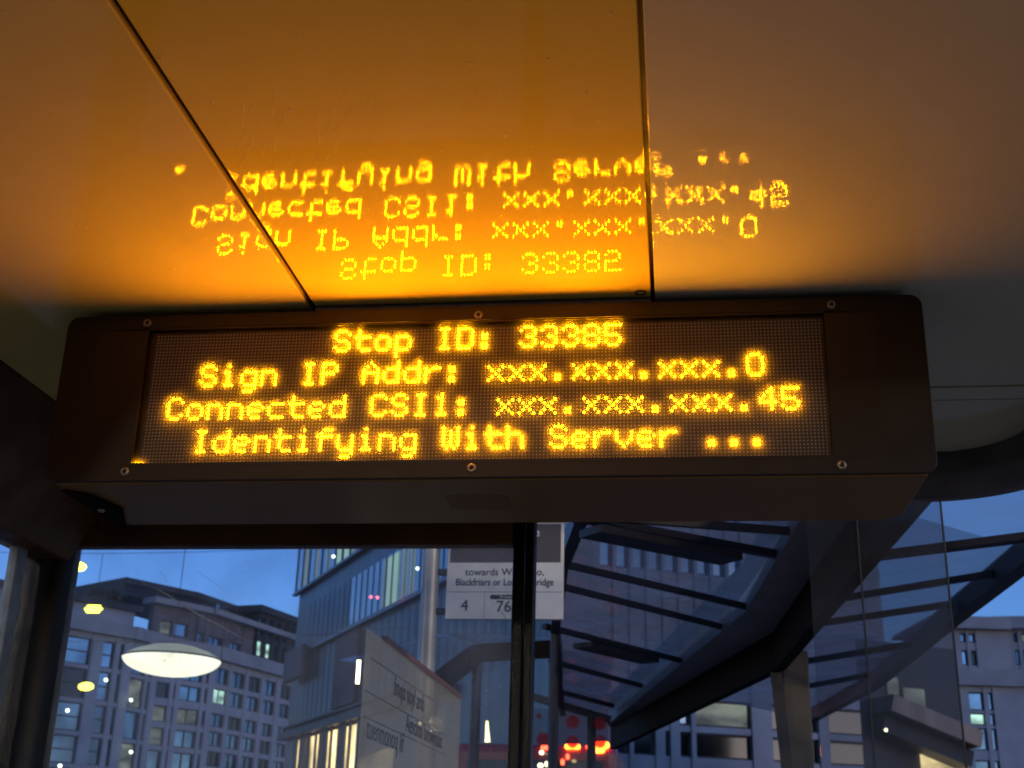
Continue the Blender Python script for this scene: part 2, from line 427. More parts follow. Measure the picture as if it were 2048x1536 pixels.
sweep(path, prof, "roof_edge_beam", M["beamface"])
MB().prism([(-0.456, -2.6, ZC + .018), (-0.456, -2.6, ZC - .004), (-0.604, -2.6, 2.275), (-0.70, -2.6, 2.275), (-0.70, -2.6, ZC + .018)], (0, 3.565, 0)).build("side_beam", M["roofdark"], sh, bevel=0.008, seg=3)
# end frame: head rail, square post, round pole, glass
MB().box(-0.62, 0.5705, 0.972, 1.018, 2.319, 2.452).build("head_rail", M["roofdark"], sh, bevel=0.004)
MB().box(-0.62, 0.5705, 0.966, 0.973, 2.352, 2.36).build("glazing_bead", M["roofdark"], sh)
po = MB().box(0.5715, 0.6015, 0.968, 1.020, 0.12, 2.455).box(0.6035, 0.6275, 0.964, 1.020, 0.12, 2.455).build("post", M["polepaint"], sh, bevel=0.006, seg=3)
MB().tube([(-0.679, 1.0, 0.12), (-0.679, 1.0, 2.60)], 0.0775, 48).build("round_pole", M["polepaint"], sh)
MB().box(-0.672, -0.646, 0.776, 0.825, 0.12, 2.28).build("side_window_frame", M["alu"], sh, bevel=0.004)
wp = MB().box(-0.602, 0.5712, 0.985, 0.991, 0.4, 2.3185).build("window_pane", M["pane"], sh)
MB().box(-0.660, -0.655, -2.4, 0.776, 0.4, 2.276).build("side_window_pane", M["pane"], sh)
def on_pane(px, py): return at_y(px, py, 0.9845)
pts = [on_pane(*q) for q in ((270,1158), (330,1186), (392,1226), (445,1254), (505,1288))]
MB().tube(pts, [0.0004, 0.0015, 0.0026, 0.0018, 0.0004], 6).build("scratch", M["scratch"], wp)
for a, b, r in (((395,1142),(450,1180),0.00035), ((322,1143),(325,1152),0.0006), ((330,1156),(333,1166),0.0004), ((1003,1224),(1022,1250),0.0012)):
    MB().tube([on_pane(*a), on_pane(*b)], [r, r * 0.4], 6).build("scratch", M["scratch"], wp)
sc_ = MB()
for k in range(90):
    q = on_pane(random.uniform(120, 620) if k < 60 else random.uniform(900, 1020), random.uniform(1100, 1530))
    sc_.tube([q, q + Vector((random.uniform(-.003, .003), 0, random.uniform(-.004, .004)))], random.uniform(0.0002, 0.0006), 4)
o = sc_.build("dirt_specks", M["scratch"], wp); o["kind"] = "stuff"

# ------------------------------------------------------------------ LED sign
P, ZT = 0.0065, 2.49439
sg = thing("led_sign", (0.62, 0.13, 2.195), "wide dark bus stop display showing four lines of amber dot lettering", "LED sign")
def rrect(x0, x1, z0, z1, r, n=6):
    pts = []
    for cx, cz, a0 in ((x1-r, z1-r, 0), (x0+r, z1-r, 90), (x0+r, z0+r, 180), (x1-r, z0+r, 270)):
        for k in range(n + 1):
            a = math.radians(a0 + 90 * k / n); pts.append((cx + r * math.cos(a), cz + r * math.sin(a)))
    return pts
def plate(name, outer, inner, y0, y1, m, parent, bevel=0.0):
    bm = bmesh.new()
    ed = []
    for loop in (outer, inner):
        if not loop: continue
        vv = [bm.verts.new((x, y0, z)) for x, z in loop]
        ed += [bm.edges.new((vv[i], vv[(i+1) % len(vv)])) for i in range(len(vv))]
    r = bmesh.ops.triangle_fill(bm, use_beauty=True, use_dissolve=False, edges=ed)
    fs = [g for g in r["geom"] if isinstance(g, bmesh.types.BMFace)]
    ex = bmesh.ops.extrude_face_region(bm, geom=fs)
    bmesh.ops.translate(bm, verts=[g for g in ex["geom"] if isinstance(g, bmesh.types.BMVert)], vec=(0, y1 - y0, 0))
    bmesh.ops.recalc_face_normals(bm, faces=bm.faces)
    bmesh.ops.dissolve_limit(bm, angle_limit=0.001, verts=bm.verts, edges=bm.edges)
    me = bpy.data.meshes.new(name); bm.to_mesh(me); bm.free(); me.materials.append(m)
    o = bpy.data.objects.new(name, me); COL.objects.link(o)
    o.parent = parent; o.matrix_parent_inverse = parent.matrix_basis.inverted()
    if bevel:
        b = o.modifiers.new("edge", 'BEVEL'); b.width, b.segments, b.limit_method = bevel, 2, 'ANGLE'
    return o
OX0, OX1, OZ0, OZ1 = -0.016, 1.250, 2.2355, 2.5065
YP, YPB = -0.014, -0.005
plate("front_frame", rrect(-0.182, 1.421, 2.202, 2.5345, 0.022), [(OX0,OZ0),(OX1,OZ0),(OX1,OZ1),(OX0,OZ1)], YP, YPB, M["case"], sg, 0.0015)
plate("window_bezel", [(OX0-0.10,OZ0-0.004),(OX1+0.085,OZ0-0.004),(OX1+0.085,OZ1-0.004),(OX0-0.10,OZ1-0.004)],
      [(OX0+0.001,OZ0+0.0005),(OX1-0.001,OZ0+0.0005),(OX1-0.001,OZ1-0.001),(OX0+0.001,OZ1-0.001)], YP - .0005, YP + .001, M["mask"], sg)
# case: rounded box in plan, open towards the front frame
bx = []
for cx, cy, a0 in ((1.405-0.055, 0.297-0.055, 0), (-0.160+0.03, 0.297-0.03, 90)):
    rr_ = 0.055 if a0 == 0 else 0.03
    for k in range(9):
        a = math.radians(a0 + 90 * k / 8); bx.append((cx + rr_ * math.cos(a), cy + rr_ * math.sin(a)))
n = len(bx); outline = [(1.405, -0.0048)] + bx + [(-0.160, -0.0048)]
mb = MB(); N = len(outline)
mb.add([(x, y, 2.205) for x, y in outline] + [(x, y, 2.524) for x, y in outline], [(i, i+1, N+i+1, N+i) for i in range(N-1)], True)
mb.add([(x, y, 2.524) for x, y in outline], [tuple(range(N))])
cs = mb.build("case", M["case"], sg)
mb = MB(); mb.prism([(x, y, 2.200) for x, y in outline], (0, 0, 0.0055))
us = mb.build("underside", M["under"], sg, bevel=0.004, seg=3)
gr = MB()
for k in range(13):
    y = 0.088 + 0.0085 * k
    hw = 0.060 if 0 < k < 12 else 0.045
    gr.box(0.612 - hw, 0.612 + hw, y, y + 0.0022, 2.1996, 2.2004)
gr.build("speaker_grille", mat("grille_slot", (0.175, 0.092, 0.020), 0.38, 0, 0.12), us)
# LED board and its lenses
MB().box(-0.16, 1.40, 0.002, 0.006, 2.21, 2.52).build("backing", M["mask"], sg)
def dome(mbx, x, z, r, h, n=8):
    vs_ = [(x + r * math.cos(2*math.pi*k/n), 0.0, z + r * math.sin(2*math.pi*k/n)) for k in range(n)]
    vs_ += [(x + r * .7 * math.cos(2*math.pi*k/n), -h * .72, z + r * .7 * math.sin(2*math.pi*k/n)) for k in range(n)]
    vs_ += [(x, -h, z)]
    fs = [(k, (k+1) % n, n + (k+1) % n, n + k) for k in range(n)] + [(n + k, n + (k+1) % n, 2*n) for k in range(n)]
    mbx.add(vs_, fs, True)
FONT = {
 'S': ".OOO.|O...O|O....|.OOO.|....O|O...O|.OOO.", 't': ".O...|.O...|OOOOO|.O...|.O...|.O...|..OOO",
 'o': "|| .OOO.|O...O|O...O|O...O|.OOO.", 'p': "||OOOO.|O...O|O...O|O...O|OOOO.|O....|O....",
 'I': ".OOO.|..O..|..O..|..O..|..O..|..O..|.OOO.", 'D': "OOOO.|O...O|O...O|O...O|O...O|O...O|OOOO.",
 ':': "||.OO..|.OO..||.OO..|.OO..", '.': "|||||.OO..|.OO..", 'x': "||O...O|.O.O.|..O..|.O.O.|O...O",
 '3': ".OOO.|O...O|....O|..OO.|....O|O...O|.OOO.", '8': ".OOO.|O...O|O...O|.OOO.|O...O|O...O|.OOO.",
 '5': "OOOOO|O....|O....|OOOO.|....O|O...O|.OOO.", '0': ".OOO.|O...O|O...O|O...O|O...O|O...O|.OOO.",
 '4': "...O.|..OO.|.O.O.|O..O.|OOOOO|...O.|...O.", '1': "..O..|.OO..|..O..|..O..|..O..|..O..|.OOO.",
 'A': "..O..|.O.O.|O...O|OOOOO|O...O|O...O|O...O", 'P': "OOOO.|O...O|O...O|OOOO.|O....|O....|O....",
 'C': ".OOO.|O...O|O....|O....|O....|O...O|.OOO.", 'W': "O...O|O.O.O|O.O.O|O.O.O|O.O.O|O.O.O|.O.O.",
 'd': "....O|....O|.OOOO|O...O|O...O|O...O|.OOOO", 'r': "||O.OOO|OO...|O....|O....|O....",
 'i': "..O..||.OO..|..O..|..O..|..O..|.OOO.", 'g': "||.OOOO|O...O|O...O|O...O|.OOOO|....O|.OOO.",
 'n': "||OOOO.|O...O|O...O|O...O|O...O", 'e': "||.OOO.|O...O|OOOO.|O....|.OOO.",
 'c': "||.OOOO|O....|O....|O....|.OOOO", 'f': "..OOO|.O...|OOOOO|.O...|.O...|.O...|.O...",
 'y': "||O...O|O...O|O...O|O...O|.OOOO|....O|.OOO.", 'h': "O....|O....|OOOO.|O...O|O...O|O...O|O...O",
 'v': "||O...O|O...O|O...O|.O.O.|..O..", ' ': ""}
LINES = ["Stop ID: 33385", "Sign IP Addr: xxx.xxx.xxx.0", "Connected CSI1: xxx.xxx.xxx.45", "Identifying With Server ..."]
lit = set()
TILT = -math.tan(math.radians(7))      # the lamps look a little downwards, at the people waiting
def led_mesh(pts, name):
    """each lamp: a bright flat core set in a paler lens ring"""
    n = 8; mb = MB()
    for x, z in pts:
        vs_ = []
        for r_, y in ((R_CORE, -0.0026), (R_LIT, -0.0016), (R_LIT, 0.0)):
            vs_ += [(x + r_ * math.cos(2*math.pi*(k+.5)/n), y + (r_ * math.sin(2*math.pi*(k+.5)/n) * TILT if y < -.002 else 0), z + r_ * math.sin(2*math.pi*(k+.5)/n)) for k in range(n)]
        fs = [tuple(range(n))]
        for b_ in (0, n): fs += [(b_ + k, b_ + (k+1) % n, b_ + n + (k+1) % n, b_ + n + k) for k in range(n)]
        mb.add(vs_, fs)
    o = mb.build(name, M["led"], lm); o.data.materials.append(M["ledlens"])
    for i, p_ in enumerate(o.data.polygons): p_.material_index = 0 if i % (2*n+1) == 0 else 1
    return o
R_CORE, R_LIT, R_OFF = 0.0016, 0.0029, 0.0016
line_cells = []
for li, s in enumerate(LINES):
    off = (192 - 6 * len(s)) // 2; cells = []; line_cells.append((s.split()[0], cells)); words = s.split()
    for ci, ch in enumerate(s):
        if ch == ' ':
            cells = []; words.pop(0); line_cells.append((words[0], cells))
        for ri, row in enumerate(FONT[ch].split("|")):
            for k, c in enumerate(row.strip()):
                if c == 'O': cells.append((off + 6*ci + k, 10*li + ri)); lit.add(cells[-1])
mb = MB(); mb.box(-0.006, 191*P + 0.006, 0.0003, 0.0018, ZT - 39*P - 0.004, ZT + 0.004)
for c in range(193):                                   # thin louvre ribs between the columns
    x = (c - 0.5) * P; mb.box(x - 0.0006, x + 0.0006, -0.0011, 0.0004, ZT - 39*P - 0.004, ZT + 0.004)
for r_ in range(41):
    z = ZT - (r_ - 0.5) * P; mb.box(-0.004, 191*P + 0.004, -0.0010, 0.0002, z - 0.0004, z + 0.0004)
lm = mb.build("led_matrix", M["board"], sg)
mb = MB()
for c in range(192):
    for r_ in range(40):
        if (c, r_) not in lit: dome(mb, c*P + random.uniform(-.00015, .00015), ZT - r_*P, R_OFF, 0.0022, 6)
uo = mb.build("unlit_dots", M["lens"], lm); uo["kind"] = "stuff"
for word, cells in line_cells:
    o = led_mesh([(c*P, ZT - r_*P) for c, r_ in cells], "lettering")
    o["label"] = 'amber dots spelling "%s"' % word
led_mesh([(c*P, ZT - r_*P) for c, r_ in ((-1.4, 39.6), (-0.5, 39.7), (0.4, 39.8))], "stray_led")
# front sheet added and made milky, to give the lamps a bloom halo
def cover_mat():
    m = bpy.data.materials.new("milky_front_sheet"); m.use_nodes = True
    nt = m.node_tree; nt.nodes.remove(nt.nodes["Principled BSDF"]); out = nt.nodes["Material Output"]
    tr = nt.nodes.new("ShaderNodeBsdfTransparent")
    tl = nt.nodes.new("ShaderNodeBsdfTranslucent"); tl.inputs[0].default_value = (0.9, 0.88, 0.85, 1)
    gl = nt.nodes.new("ShaderNodeBsdfGlossy"); gl.inputs["Roughness"].default_value = 0.08
    a = nt.nodes.new("ShaderNodeMixShader"); a.inputs[0].default_value = 0.095
    nt.links.new(tr.outputs[0], a.inputs[1]); nt.links.new(tl.outputs[0], a.inputs[2])
    b = nt.nodes.new("ShaderNodeMixShader"); b.inputs[0].default_value = 0.02
    nt.links.new(a.outputs[0], b.inputs[1]); nt.links.new(gl.outputs[0], b.inputs[2])
    nt.links.new(b.outputs[0], out.inputs[0])
    return m
MB().add([(OX0-0.01,-0.0070,OZ0-0.01),(OX1+0.01,-0.0070,OZ0-0.01),(OX1+0.01,-0.0070,OZ1+0.01),(OX0-0.01,-0.0070,OZ1+0.01)], [(0,1,2,3)]).build("cover_sheet", cover_mat(), sg)
# screws
sm = None
for px, py in ((295,646),(957,630),(1663,609),(249,943),(943,936),(1684,930)):
    q = at_y(px, py, YP - .0005)
    if sm is None:
        mb = MB()
        prof_ = [(0.0085, 0.0), (0.0082, 0.0016), (0.0066, 0.0026), (0.0036, 0.0028), (0.0034, 0.0006), (0.0, 0.0006)]
        mb.lathe(prof_, (0, 0, 0), 20)
        s0 = mb.build("screw", M["steel"])
        so = MB().lathe([(0.0, 0.0010), (0.0037, 0.0010), (0.0037, 0.0029), (0.0030, 0.0029), (0.0030, 0.0011)], (0, 0, 0), 6).build("socket", M["socket"])
        sm, sd = s0.data, so.data
        bpy.data.objects.remove(s0); bpy.data.objects.remove(so)
    o = bpy.data.objects.new("screw", sm); COL.objects.link(o)
    o.parent = sg; o.matrix_parent_inverse = sg.matrix_basis.inverted()
    o.location = (q.x, YP - .0002, q.z); o.rotation_euler = (math.pi/2, random.uniform(0, 2), 0)
    d = bpy.data.objects.new("socket", sd); COL.objects.link(d); d.parent = o
# hanger bracket at the left end with its bolt
mb = MB(); mb.prism([(-0.159, 0.02, 2.1985), (-0.118, 0.06, 2.1985), (-0.100, 0.16, 2.1985), (-0.150, 0.294, 2.1985), (-0.159, 0.294, 2.1985)], (0, 0, -0.006))
br = mb.build("end_bracket", mat("bracket_black", (0.012, 0.007, 0.002), 0.8, 0, 0.05), sg, bevel=0.001)
MB().lathe([(0.0, -0.004), (0.006, -0.0035), (0.0075, 0.0)], (-0.139, 0.15, 2.1925), 12).build("bolt", M["steel"], br)

# ------------------------------------------------------------------ neighbouring glass canopy
cn = thing("glass_canopy", (1.6, 6.0, 0.12), "dark gutter beam canopy with grubby glass roof and rafters beyond the shelter", "canopy")
ZN = 3.0
Lp = [(1.60, 2.2), (1.40, 5.5), (0.219, 12.225)]
Rp = [(1.79, 2.2), (1.61, 6.2), (0.245, 12.45)]
mb = MB(); k = len(Lp)
mb.add([(x, y, ZN) for x, y in Lp] + [(x, y, ZN) for x, y in Rp], [(i, i+1, k+i+1, k+i) for i in range(k-1)])
mb.add([(x, y, ZN + 0.3) for x, y in Lp] + [(x + .06, y, ZN + 0.3) for x, y in Rp], [(i, i+1, k+i+1, k+i) for i in range(k-1)])
mb.add([(x, y, ZN) for x, y in Lp] + [(x, y, ZN + .3) for x, y in Lp], [(i, i+1, k+i+1, k+i) for i in range(k-1)])
mb.build("gutter_soffit", M["soffit"], cn)
mb = MB()
Fo = [(x + 0.07, y) for x, y in Rp]
mb.add([(x, y, ZN - 0.24) for x, y in Rp] + [(x, y, ZN + 0.02) for x, y in Rp] + [(x, y, ZN - 0.24) for x, y in Fo] + [(x, y, ZN + 0.30) for x, y in Fo],
       [(i, i+1, k+i+1, k+i) for i in range(k-1)] + [(2*k+i, 2*k+i+1, 3*k+i+1, 3*k+i) for i in range(k-1)] + [(i, i+1, 2*k+i+1, 2*k+i) for i in range(k-1)])
mb.build("gutter_fascia", M["fascia"], cn)
LR = [((1165,1050),(1560,1122),.07), ((1130,1140),(1500,1225),.035), ((1130,1185),(1440,1262),.035), ((1115,1268),(1345,1325),.05),
      ((1120,1335),(1270,1375),.05), ((1120,1390),(1215,1415),.06), ((1140,1042),(1580,1075),.04)]
for a, b, wd in LR:
    pa, pb = at_z(*a, ZN), at_z(*b, ZN)
    d = (pb - pa).normalized()
    MB().bar(pa - d * .15 + Vector((0,0,.03)), pb + d * .12 + Vector((0,0,.03)), wd * .75, .035).build("rafter", M["rafter"], cn)
for a, b in (((1180,1062),(1462,1118)), ((1165,1290),(1300,1322))):      # flat battens under two rafters
    pa, pb = at_z(*a, ZN - .04), at_z(*b, ZN - .04)
    MB().bar(pa, pb, .16, .035).build("batten", M["rafter"], cn)
RRf = [((1761,1127),(2048,1092),.13), ((1663,1214),(1990,1162),.05), ((1636,1260),(1903,1222),.06), ((1609,1334),(1837,1298),.10), ((1609,1383),(1734,1361),.08)]
for a, b, wd in RRf:
    pa, pb = at_z(*a, ZN), at_z(*b, ZN); d = (pb - pa).normalized()
    if b[0] > 2000: pb = pb + d * .4
    MB().bar(pa - d * .2 + Vector((0,0,.04)), pb + Vector((0,0,.04)), wd * .6, .035).build("rafter", M["rafter"], cn)
# edge rails
rl = [(2.70, 2.2), (2.693, 4.25), (2.651, 5.74), (2.609, 8.87), (2.30, 12.0)]
mb = MB()
for a, b in zip(rl, rl[1:]): mb.bar((*a, ZN + .04), (*b, ZN + .04), .09, .12)
mb.build("edge_rail", M["rafter"], cn)
ll = [(0.62, 2.2), (0.56, 3.42), (0.40, 4.35), (0.18, 6.32), (0.07, 7.87), (-0.08, 9.61), (-0.2, 11.4)]
mb = MB()
for a, b in zip(ll, ll[1:]): mb.bar((*a, ZN + .05), (*b, ZN + .05), .06, .10)
mb.build("edge_rail", M["rafter"], cn)
def roof_sheet(A, B, z, name="roof_pane"):
    n_ = min(len(A), len(B))
    for i in range(n_ - 1):
        q = [(*A[i], z), (*B[i], z), (*B[i+1], z), (*A[i+1], z)]
        MB().add(q, [(0,1,2,3)]).build(name, M["roofglass"], cn)
roof_sheet([(0.62,2.2),(0.56,3.42),(0.40,4.35),(0.18,6.32),(-0.2,11.4)], [(1.61,2.2),(1.535,3.37),(1.485,4.23),(1.32,6.0),(0.37,11.4)], ZN + .075)
roof_sheet([(1.87,2.2),(1.815,3.37),(1.78,4.36),(1.66,6.3),(0.9,9.8)], [(2.70,2.2),(2.693,4.25),(2.651,5.74),(2.60,8.87),(2.30,12)], ZN + .085)
# posts and the end screen with red dots
q = at_z(1113, 1268, ZN); MB().tube([(q.x - .01, q.y, 0.12), (q.x - .01, q.y, ZN)], .030, 16).build("post", M["rafter"], cn)
q = at_d(1183, 1450, 12.9); zt_ = at_d(1180, 1428, 12.9).z
MB().tube([(q.x, q.y, 0.12), (q.x, q.y, zt_)], .045, 16).build("post", M["rafter"], cn)
a, b = at_d(1060, 1392, 12.9), at_d(1222, 1440, 12.9)
MB().bar(a, b, .06, .07).build("end_rail", M["rafter"], cn)
q0 = at_y(1562, 1340, 6.9); q1 = at_y(1606, 1340, 6.9)
MB().box(q0.x, q1.x + .03, 6.8, 7.02, 0.12, ZN - .02).build("concrete_column", M["conc"], cn, bevel=0.015)
MB().bar(at_y(1551, 1340, 6.35), at_y(1590, 1500, 6.35) + Vector((0.02, 0, -1.2)), .05, .07).build("strut", M["rafter"], cn)
es = thing("glass_end_screen", (0.2, 10.6, 0.12), "glass end screen printed with soft red dots beneath the canopy", "glass screen")
ys = 10.6
A0, A1 = at_y(1050, 1380, ys), at_y(1216, 1536, ys)
MB().box(A0.x, A1.x, ys, ys + .012, 0.3, at_y(1130, 1418, ys).z).build("pane", M["screen"], es)
reddot = glass("red_film", (0.85, 0.25, 0.27), 0.02, dirt=0.5, dirt_col=(0.9, 0.16, 0.18), dscale=1)
_nt = reddot.node_tree; _o = _nt.nodes["Material Output"]; _l = _o.inputs[0].links[0].from_socket
_tc = _nt.nodes.new("ShaderNodeTexCoord"); _mp = _nt.nodes.new("ShaderNodeVectorMath"); _mp.operation = 'SUBTRACT'; _mp.inputs[1].default_value = (.5, .5, .5)
_ms = _nt.nodes.new("ShaderNodeVectorMath"); _ms.operation = 'MULTIPLY'; _ms.inputs[1].default_value = (1, 0, 1)
_ln = _nt.nodes.new("ShaderNodeVectorMath"); _ln.operation = 'LENGTH'; _mr = _nt.nodes.new("ShaderNodeMapRange")
_mr.inputs[1].default_value = .30; _mr.inputs[2].default_value = .49
_nt.links.new(_tc.outputs["Generated"], _mp.inputs[0]); _nt.links.new(_mp.outputs[0], _ms.inputs[0]); _nt.links.new(_ms.outputs[0], _ln.inputs[0]); _nt.links.new(_ln.outputs["Value"], _mr.inputs[0])
_tr = _nt.nodes.new("ShaderNodeBsdfTransparent"); _mx = _nt.nodes.new("ShaderNodeMixShader")
_nt.links.new(_mr.outputs[0], _mx.inputs[0]); _nt.links.new(_l, _mx.inputs[1]); _nt.links.new(_tr.outputs[0], _mx.inputs[2]); _nt.links.new(_mx.outputs[0], _o.inputs[0])
for px, py in ((1086,1478),(1145,1444),(1145,1484),(1200,1447),(1200,1484),(1078,1432)):
    c_ = at_y(px, py, ys - .004); rd = 0.074 if (px, py) != (1078, 1432) else 0.03
    MB().prism([(c_.x + rd*math.cos(t*math.pi/12), c_.y, c_.z + rd*math.sin(t*math.pi/12)) for t in range(24)], (0, .0002, 0)).build("red_dot", reddot, es)
MB().box(A0.x - .02, A0.x + .02, ys - .02, ys + .03, 0.12, at_y(1130, 1418, ys).z).build("frame_post", M["rafter"], es)

# tinted screen on the right
gs = thing("tinted_glass_screen", (1.6, 1.62, 0.12), "frameless tinted glass screen in two panes right of the sign", "glass screen")
ysn = 1.62
xs = [at_y(1628, 1300, ysn).x, at_y(1731, 1270, ysn).x, at_y(1907, 1265, ysn).x]
for x0, x1 in zip(xs, xs[1:]):
    MB().box(x0 + .002, x1 - .002, ysn, ysn + .010, 0.25, 2.78).build("pane", M["screen"], gs)
for x0 in xs[1:]:
    MB().box(x0 - .002, x0 + .002, ysn - .001, ysn + .011, 0.25, 2.78).build("edge_seal", M["rubber"], gs)
MB().box(xs[0] - .02, xs[-1] + .02, ysn - .02, ysn + .03, 0.12, 0.26).build("foot_rail", M["rafter"], gs)

# ------------------------------------------------------------------ bus stop flag
YF = 2.7
fl = thing("bus_stop_sign", (0.02, YF, 0.12), "white bus stop flag on a grey pole showing routes 4 and 76", "bus stop sign")
xa, xb = 0.088, 0.549
xm1, xm2 = xa + (xb - xa) / 3, xa + 2 * (xb - xa) / 3
z0, z1, z2, z3 = 2.443, 2.548, 2.664, 2.830
MB().tube([(0.02, YF + .02, 0.12), (0.02, YF + .02, 3.6)], .034, 32).build("pole", M["polegrey"], fl)
for zz in (2.63, 2.475):
    MB().box(0.05, 0.10, YF + .005, YF + .03, zz - .012, zz + .012).build("bracket", M["rubber"], fl, bevel=.002)
MB().box(xa, xb, YF + .004, YF + .030, z0, z3).build("flag_frame", M["tile"], fl, bevel=.003)
MB().box(xa + .012, xb - .012, YF, YF + .006, z2 + .003, z3 - .010).build("name_panel", M["header"], fl)
MB().box(xa, xb, YF - .001, YF + .032, z3 - .004, z3 + .008).build("red_top_edge", M["redtop"], fl)
MB().box(xa + .001, xb - .001, YF - .001, YF + .005, z1 + .001, z2 - .001).build("destination_tile", M["tile"], fl, bevel=.001)
rts = []
for x0, x1 in ((xa, xm1), (xm1, xm2), (xm2, xb)):
    rts.append(MB().box(x0 + .001, x1 - .001, YF - .001, YF + .005, z0, z1 - .001).build("route_tile", M["tile"], fl, bevel=.001))
rts[0]["label"] = "tile with the number 4"; rts[1]["label"] = "tile with the number 76"; rts[2]["label"] = "blank tile"
X_, Z_ = (1, 0, 0), (0, 0, 1)
yt = YF - .002
xc = (xa + xb) / 2
text_mesh("lettering", "towards Waterloo,", .040, M["ink"], fl, (xc, yt, 2.626), X_, Z_)
text_mesh("lettering", "Blackfriars or London Bridge", .040, M["ink"], fl, (xc, yt, 2.586), X_, Z_, squeeze=.83)
text_mesh("lettering", "4", .062, M["ink"], fl, ((xa + xm1) / 2, yt, 2.494), X_, Z_)
text_mesh("lettering", "76", .062, M["ink"], fl, ((xm1 + xm2) / 2, yt, 2.490), X_, Z_)
MB().prism([(x, yt, z) for x, z in rrect((xm1+xm2)/2 - .055, (xm1+xm2)/2 + .055, 2.520, 2.537, .0084)], (0, -.0008, 0)).build("night_badge", M["ink"], fl)
text_mesh("lettering", "24 hour", .015, M["whiteink"], fl, ((xm1+xm2)/2 + .006, yt - .001, 2.5285), X_, Z_)
text_mesh("lettering", "Bus station e", .05, M["whiteink"], fl, (xc + .03, YF - .0005, 2.775), X_, Z_) if False else None
text_mesh("lettering", "e", .05, M["whiteink"], fl, (at_y(1074, 1066, YF).x, YF - .0008, 2.785), X_, Z_)

# ------------------------------------------------------------------ window reflection of an information panel, built as a translucent board
XB = 0.15
def on_b(px, py): return at_x(px, py, XB)
ib = thing("information_panel", (XB, 2.2, 0.12), "frosted white information panel with blurred text rows under a red edge", "information panel")
b0, b1 = on_b(733, 1254), on_b(918, 1402)
zb = (b0.z + b1.z) / 2
panel_refl = glass("frosted_panel", (0.80, 0.78, 0.75), 0.01, dirt=0.20, dirt_col=(0.5, 0.47, 0.42), dscale=2.5)
_nt = panel_refl.node_tree; _o = _nt.nodes["Material Output"]; _l = _o.inputs[0].links[0].from_socket
_e = _nt.nodes.new("ShaderNodeEmission"); _e.inputs[0].default_value = (1.0, 0.90, 0.74, 1); _e.inputs[1].default_value = 0.017  # faint glow added to give the built reflection its brightness
_a = _nt.nodes.new("ShaderNodeAddShader"); _nt.links.new(_l, _a.inputs[0]); _nt.links.new(_e.outputs[0], _a.inputs[1]); _nt.links.new(_a.outputs[0], _o.inputs[0])
MB().box(XB, XB + .008, b0.y, b1.y, 0.9, zb).build("panel", panel_refl, ib)
MB().box(XB - .004, XB + .012, b0.y + .2, b1.y, zb, zb + .016).build("red_edge", M["maroon"], ib)
def inv_line(pxy, size, body, name="text_row"):
    p_ = on_b(*pxy)
    text_mesh(name, body, size, M["ink"], ib, (XB + .009, p_.y, p_.z), (0, 1, 0), (0, 0, 1), align='LEFT', depth=.0005)
inv_line((782, 1372), .078, "fmqis noyl amh")
inv_line((806, 1446), .078, "Aenclosi bnowmaliz")
inv_line((727, 1456), .085, "tuenmonoq lif")
for (a, b) in (((735,1300),(880,1425)), ((722,1370),(890,1480)), ((722,1422),(890,1520))):
    pa, pb = on_b(*a), on_b(*b); zz = (pa.z + pb.z) / 2
    MB().box(XB + .0082, XB + .0098, pa.y, pb.y, zz - .0015, zz + .0015).build("divider", M["soffit"], ib)
for yy in (b0.y + .02, b1.y - .02):
    MB().box(XB - .02, XB, yy - .02, yy + .02, .12, .95).build("leg", M["rafter"], ib)  # legs added to stand the built reflection on
tube_ = MB(); q = on_b(729, 1318); q2 = on_b(726, 1366)
tube_.tube([q + Vector((-.02, .02, 0)), q2 + Vector((-.02, .02, 0))], .006, 10)
tube_.build("tube_light", M["spotw"], ib)

# ------------------------------------------------------------------ hanging lamp, and street lamp reflections built as hanging lamps
def bowl_mat():
    m = emit("bowl_diffuser", (1.0, 1.0, 0.74), 0.72)
    nt = m.node_tree; p = nt.nodes["Principled BSDF"]; L = nt.links
    tc = nt.nodes.new("ShaderNodeTexCoord")
    n = nt.nodes.new("ShaderNodeTexNoise"); n.inputs["Scale"].default_value = 24; n.inputs["Detail"].default_value = 5
    n2 = nt.nodes.new("ShaderNodeTexNoise"); n2.inputs["Scale"].default_value = 3.2; n2.inputs["Detail"].default_value = 4
    L.new(tc.outputs["Object"], n.inputs["Vector"]); L.new(tc.outputs["Object"], n2.inputs["Vector"])
    r = nt.nodes.new("ShaderNodeMapRange"); r.inputs[1].default_value = .60; r.inputs[2].default_value = .70; r.inputs[3].default_value = .78; r.inputs[4].default_value = .45
    r2 = nt.nodes.new("ShaderNodeMapRange"); r2.inputs[1].default_value = .3; r2.inputs[2].default_value = .7; r2.inputs[3].default_value = .8; r2.inputs[4].default_value = 1.1
    L.new(n.outputs["Fac"], r.inputs[0]); L.new(n2.outputs["Fac"], r2.inputs[0])
    mm = nt.nodes.new("ShaderNodeMath"); mm.operation = 'MULTIPLY'
    L.new(r.outputs[0], mm.inputs[0]); L.new(r2.outputs[0], mm.inputs[1]); L.new(mm.outputs[0], p.inputs["Emission Strength"])
    p.inputs["Base Color"].default_value = (.6, .6, .5, 1)
    return m
def wire(a, b, sag):
    a, b = Vector(a), Vector(b)
    return [a.lerp(b, t / 16) - Vector((0, 0, sag * (1 - (2*t/16 - 1)**2))) for t in range(17)]
D = 14.0
cl, cr_ = at_d(243, 1317, D), at_d(443, 1317, D)
cc = (cl + cr_) / 2; rad = (cr_ - cl).length / 2
pl = thing("pendant_lamp", cc, "large lens shaped white hanging lamp glowing behind the left window", "lamp")
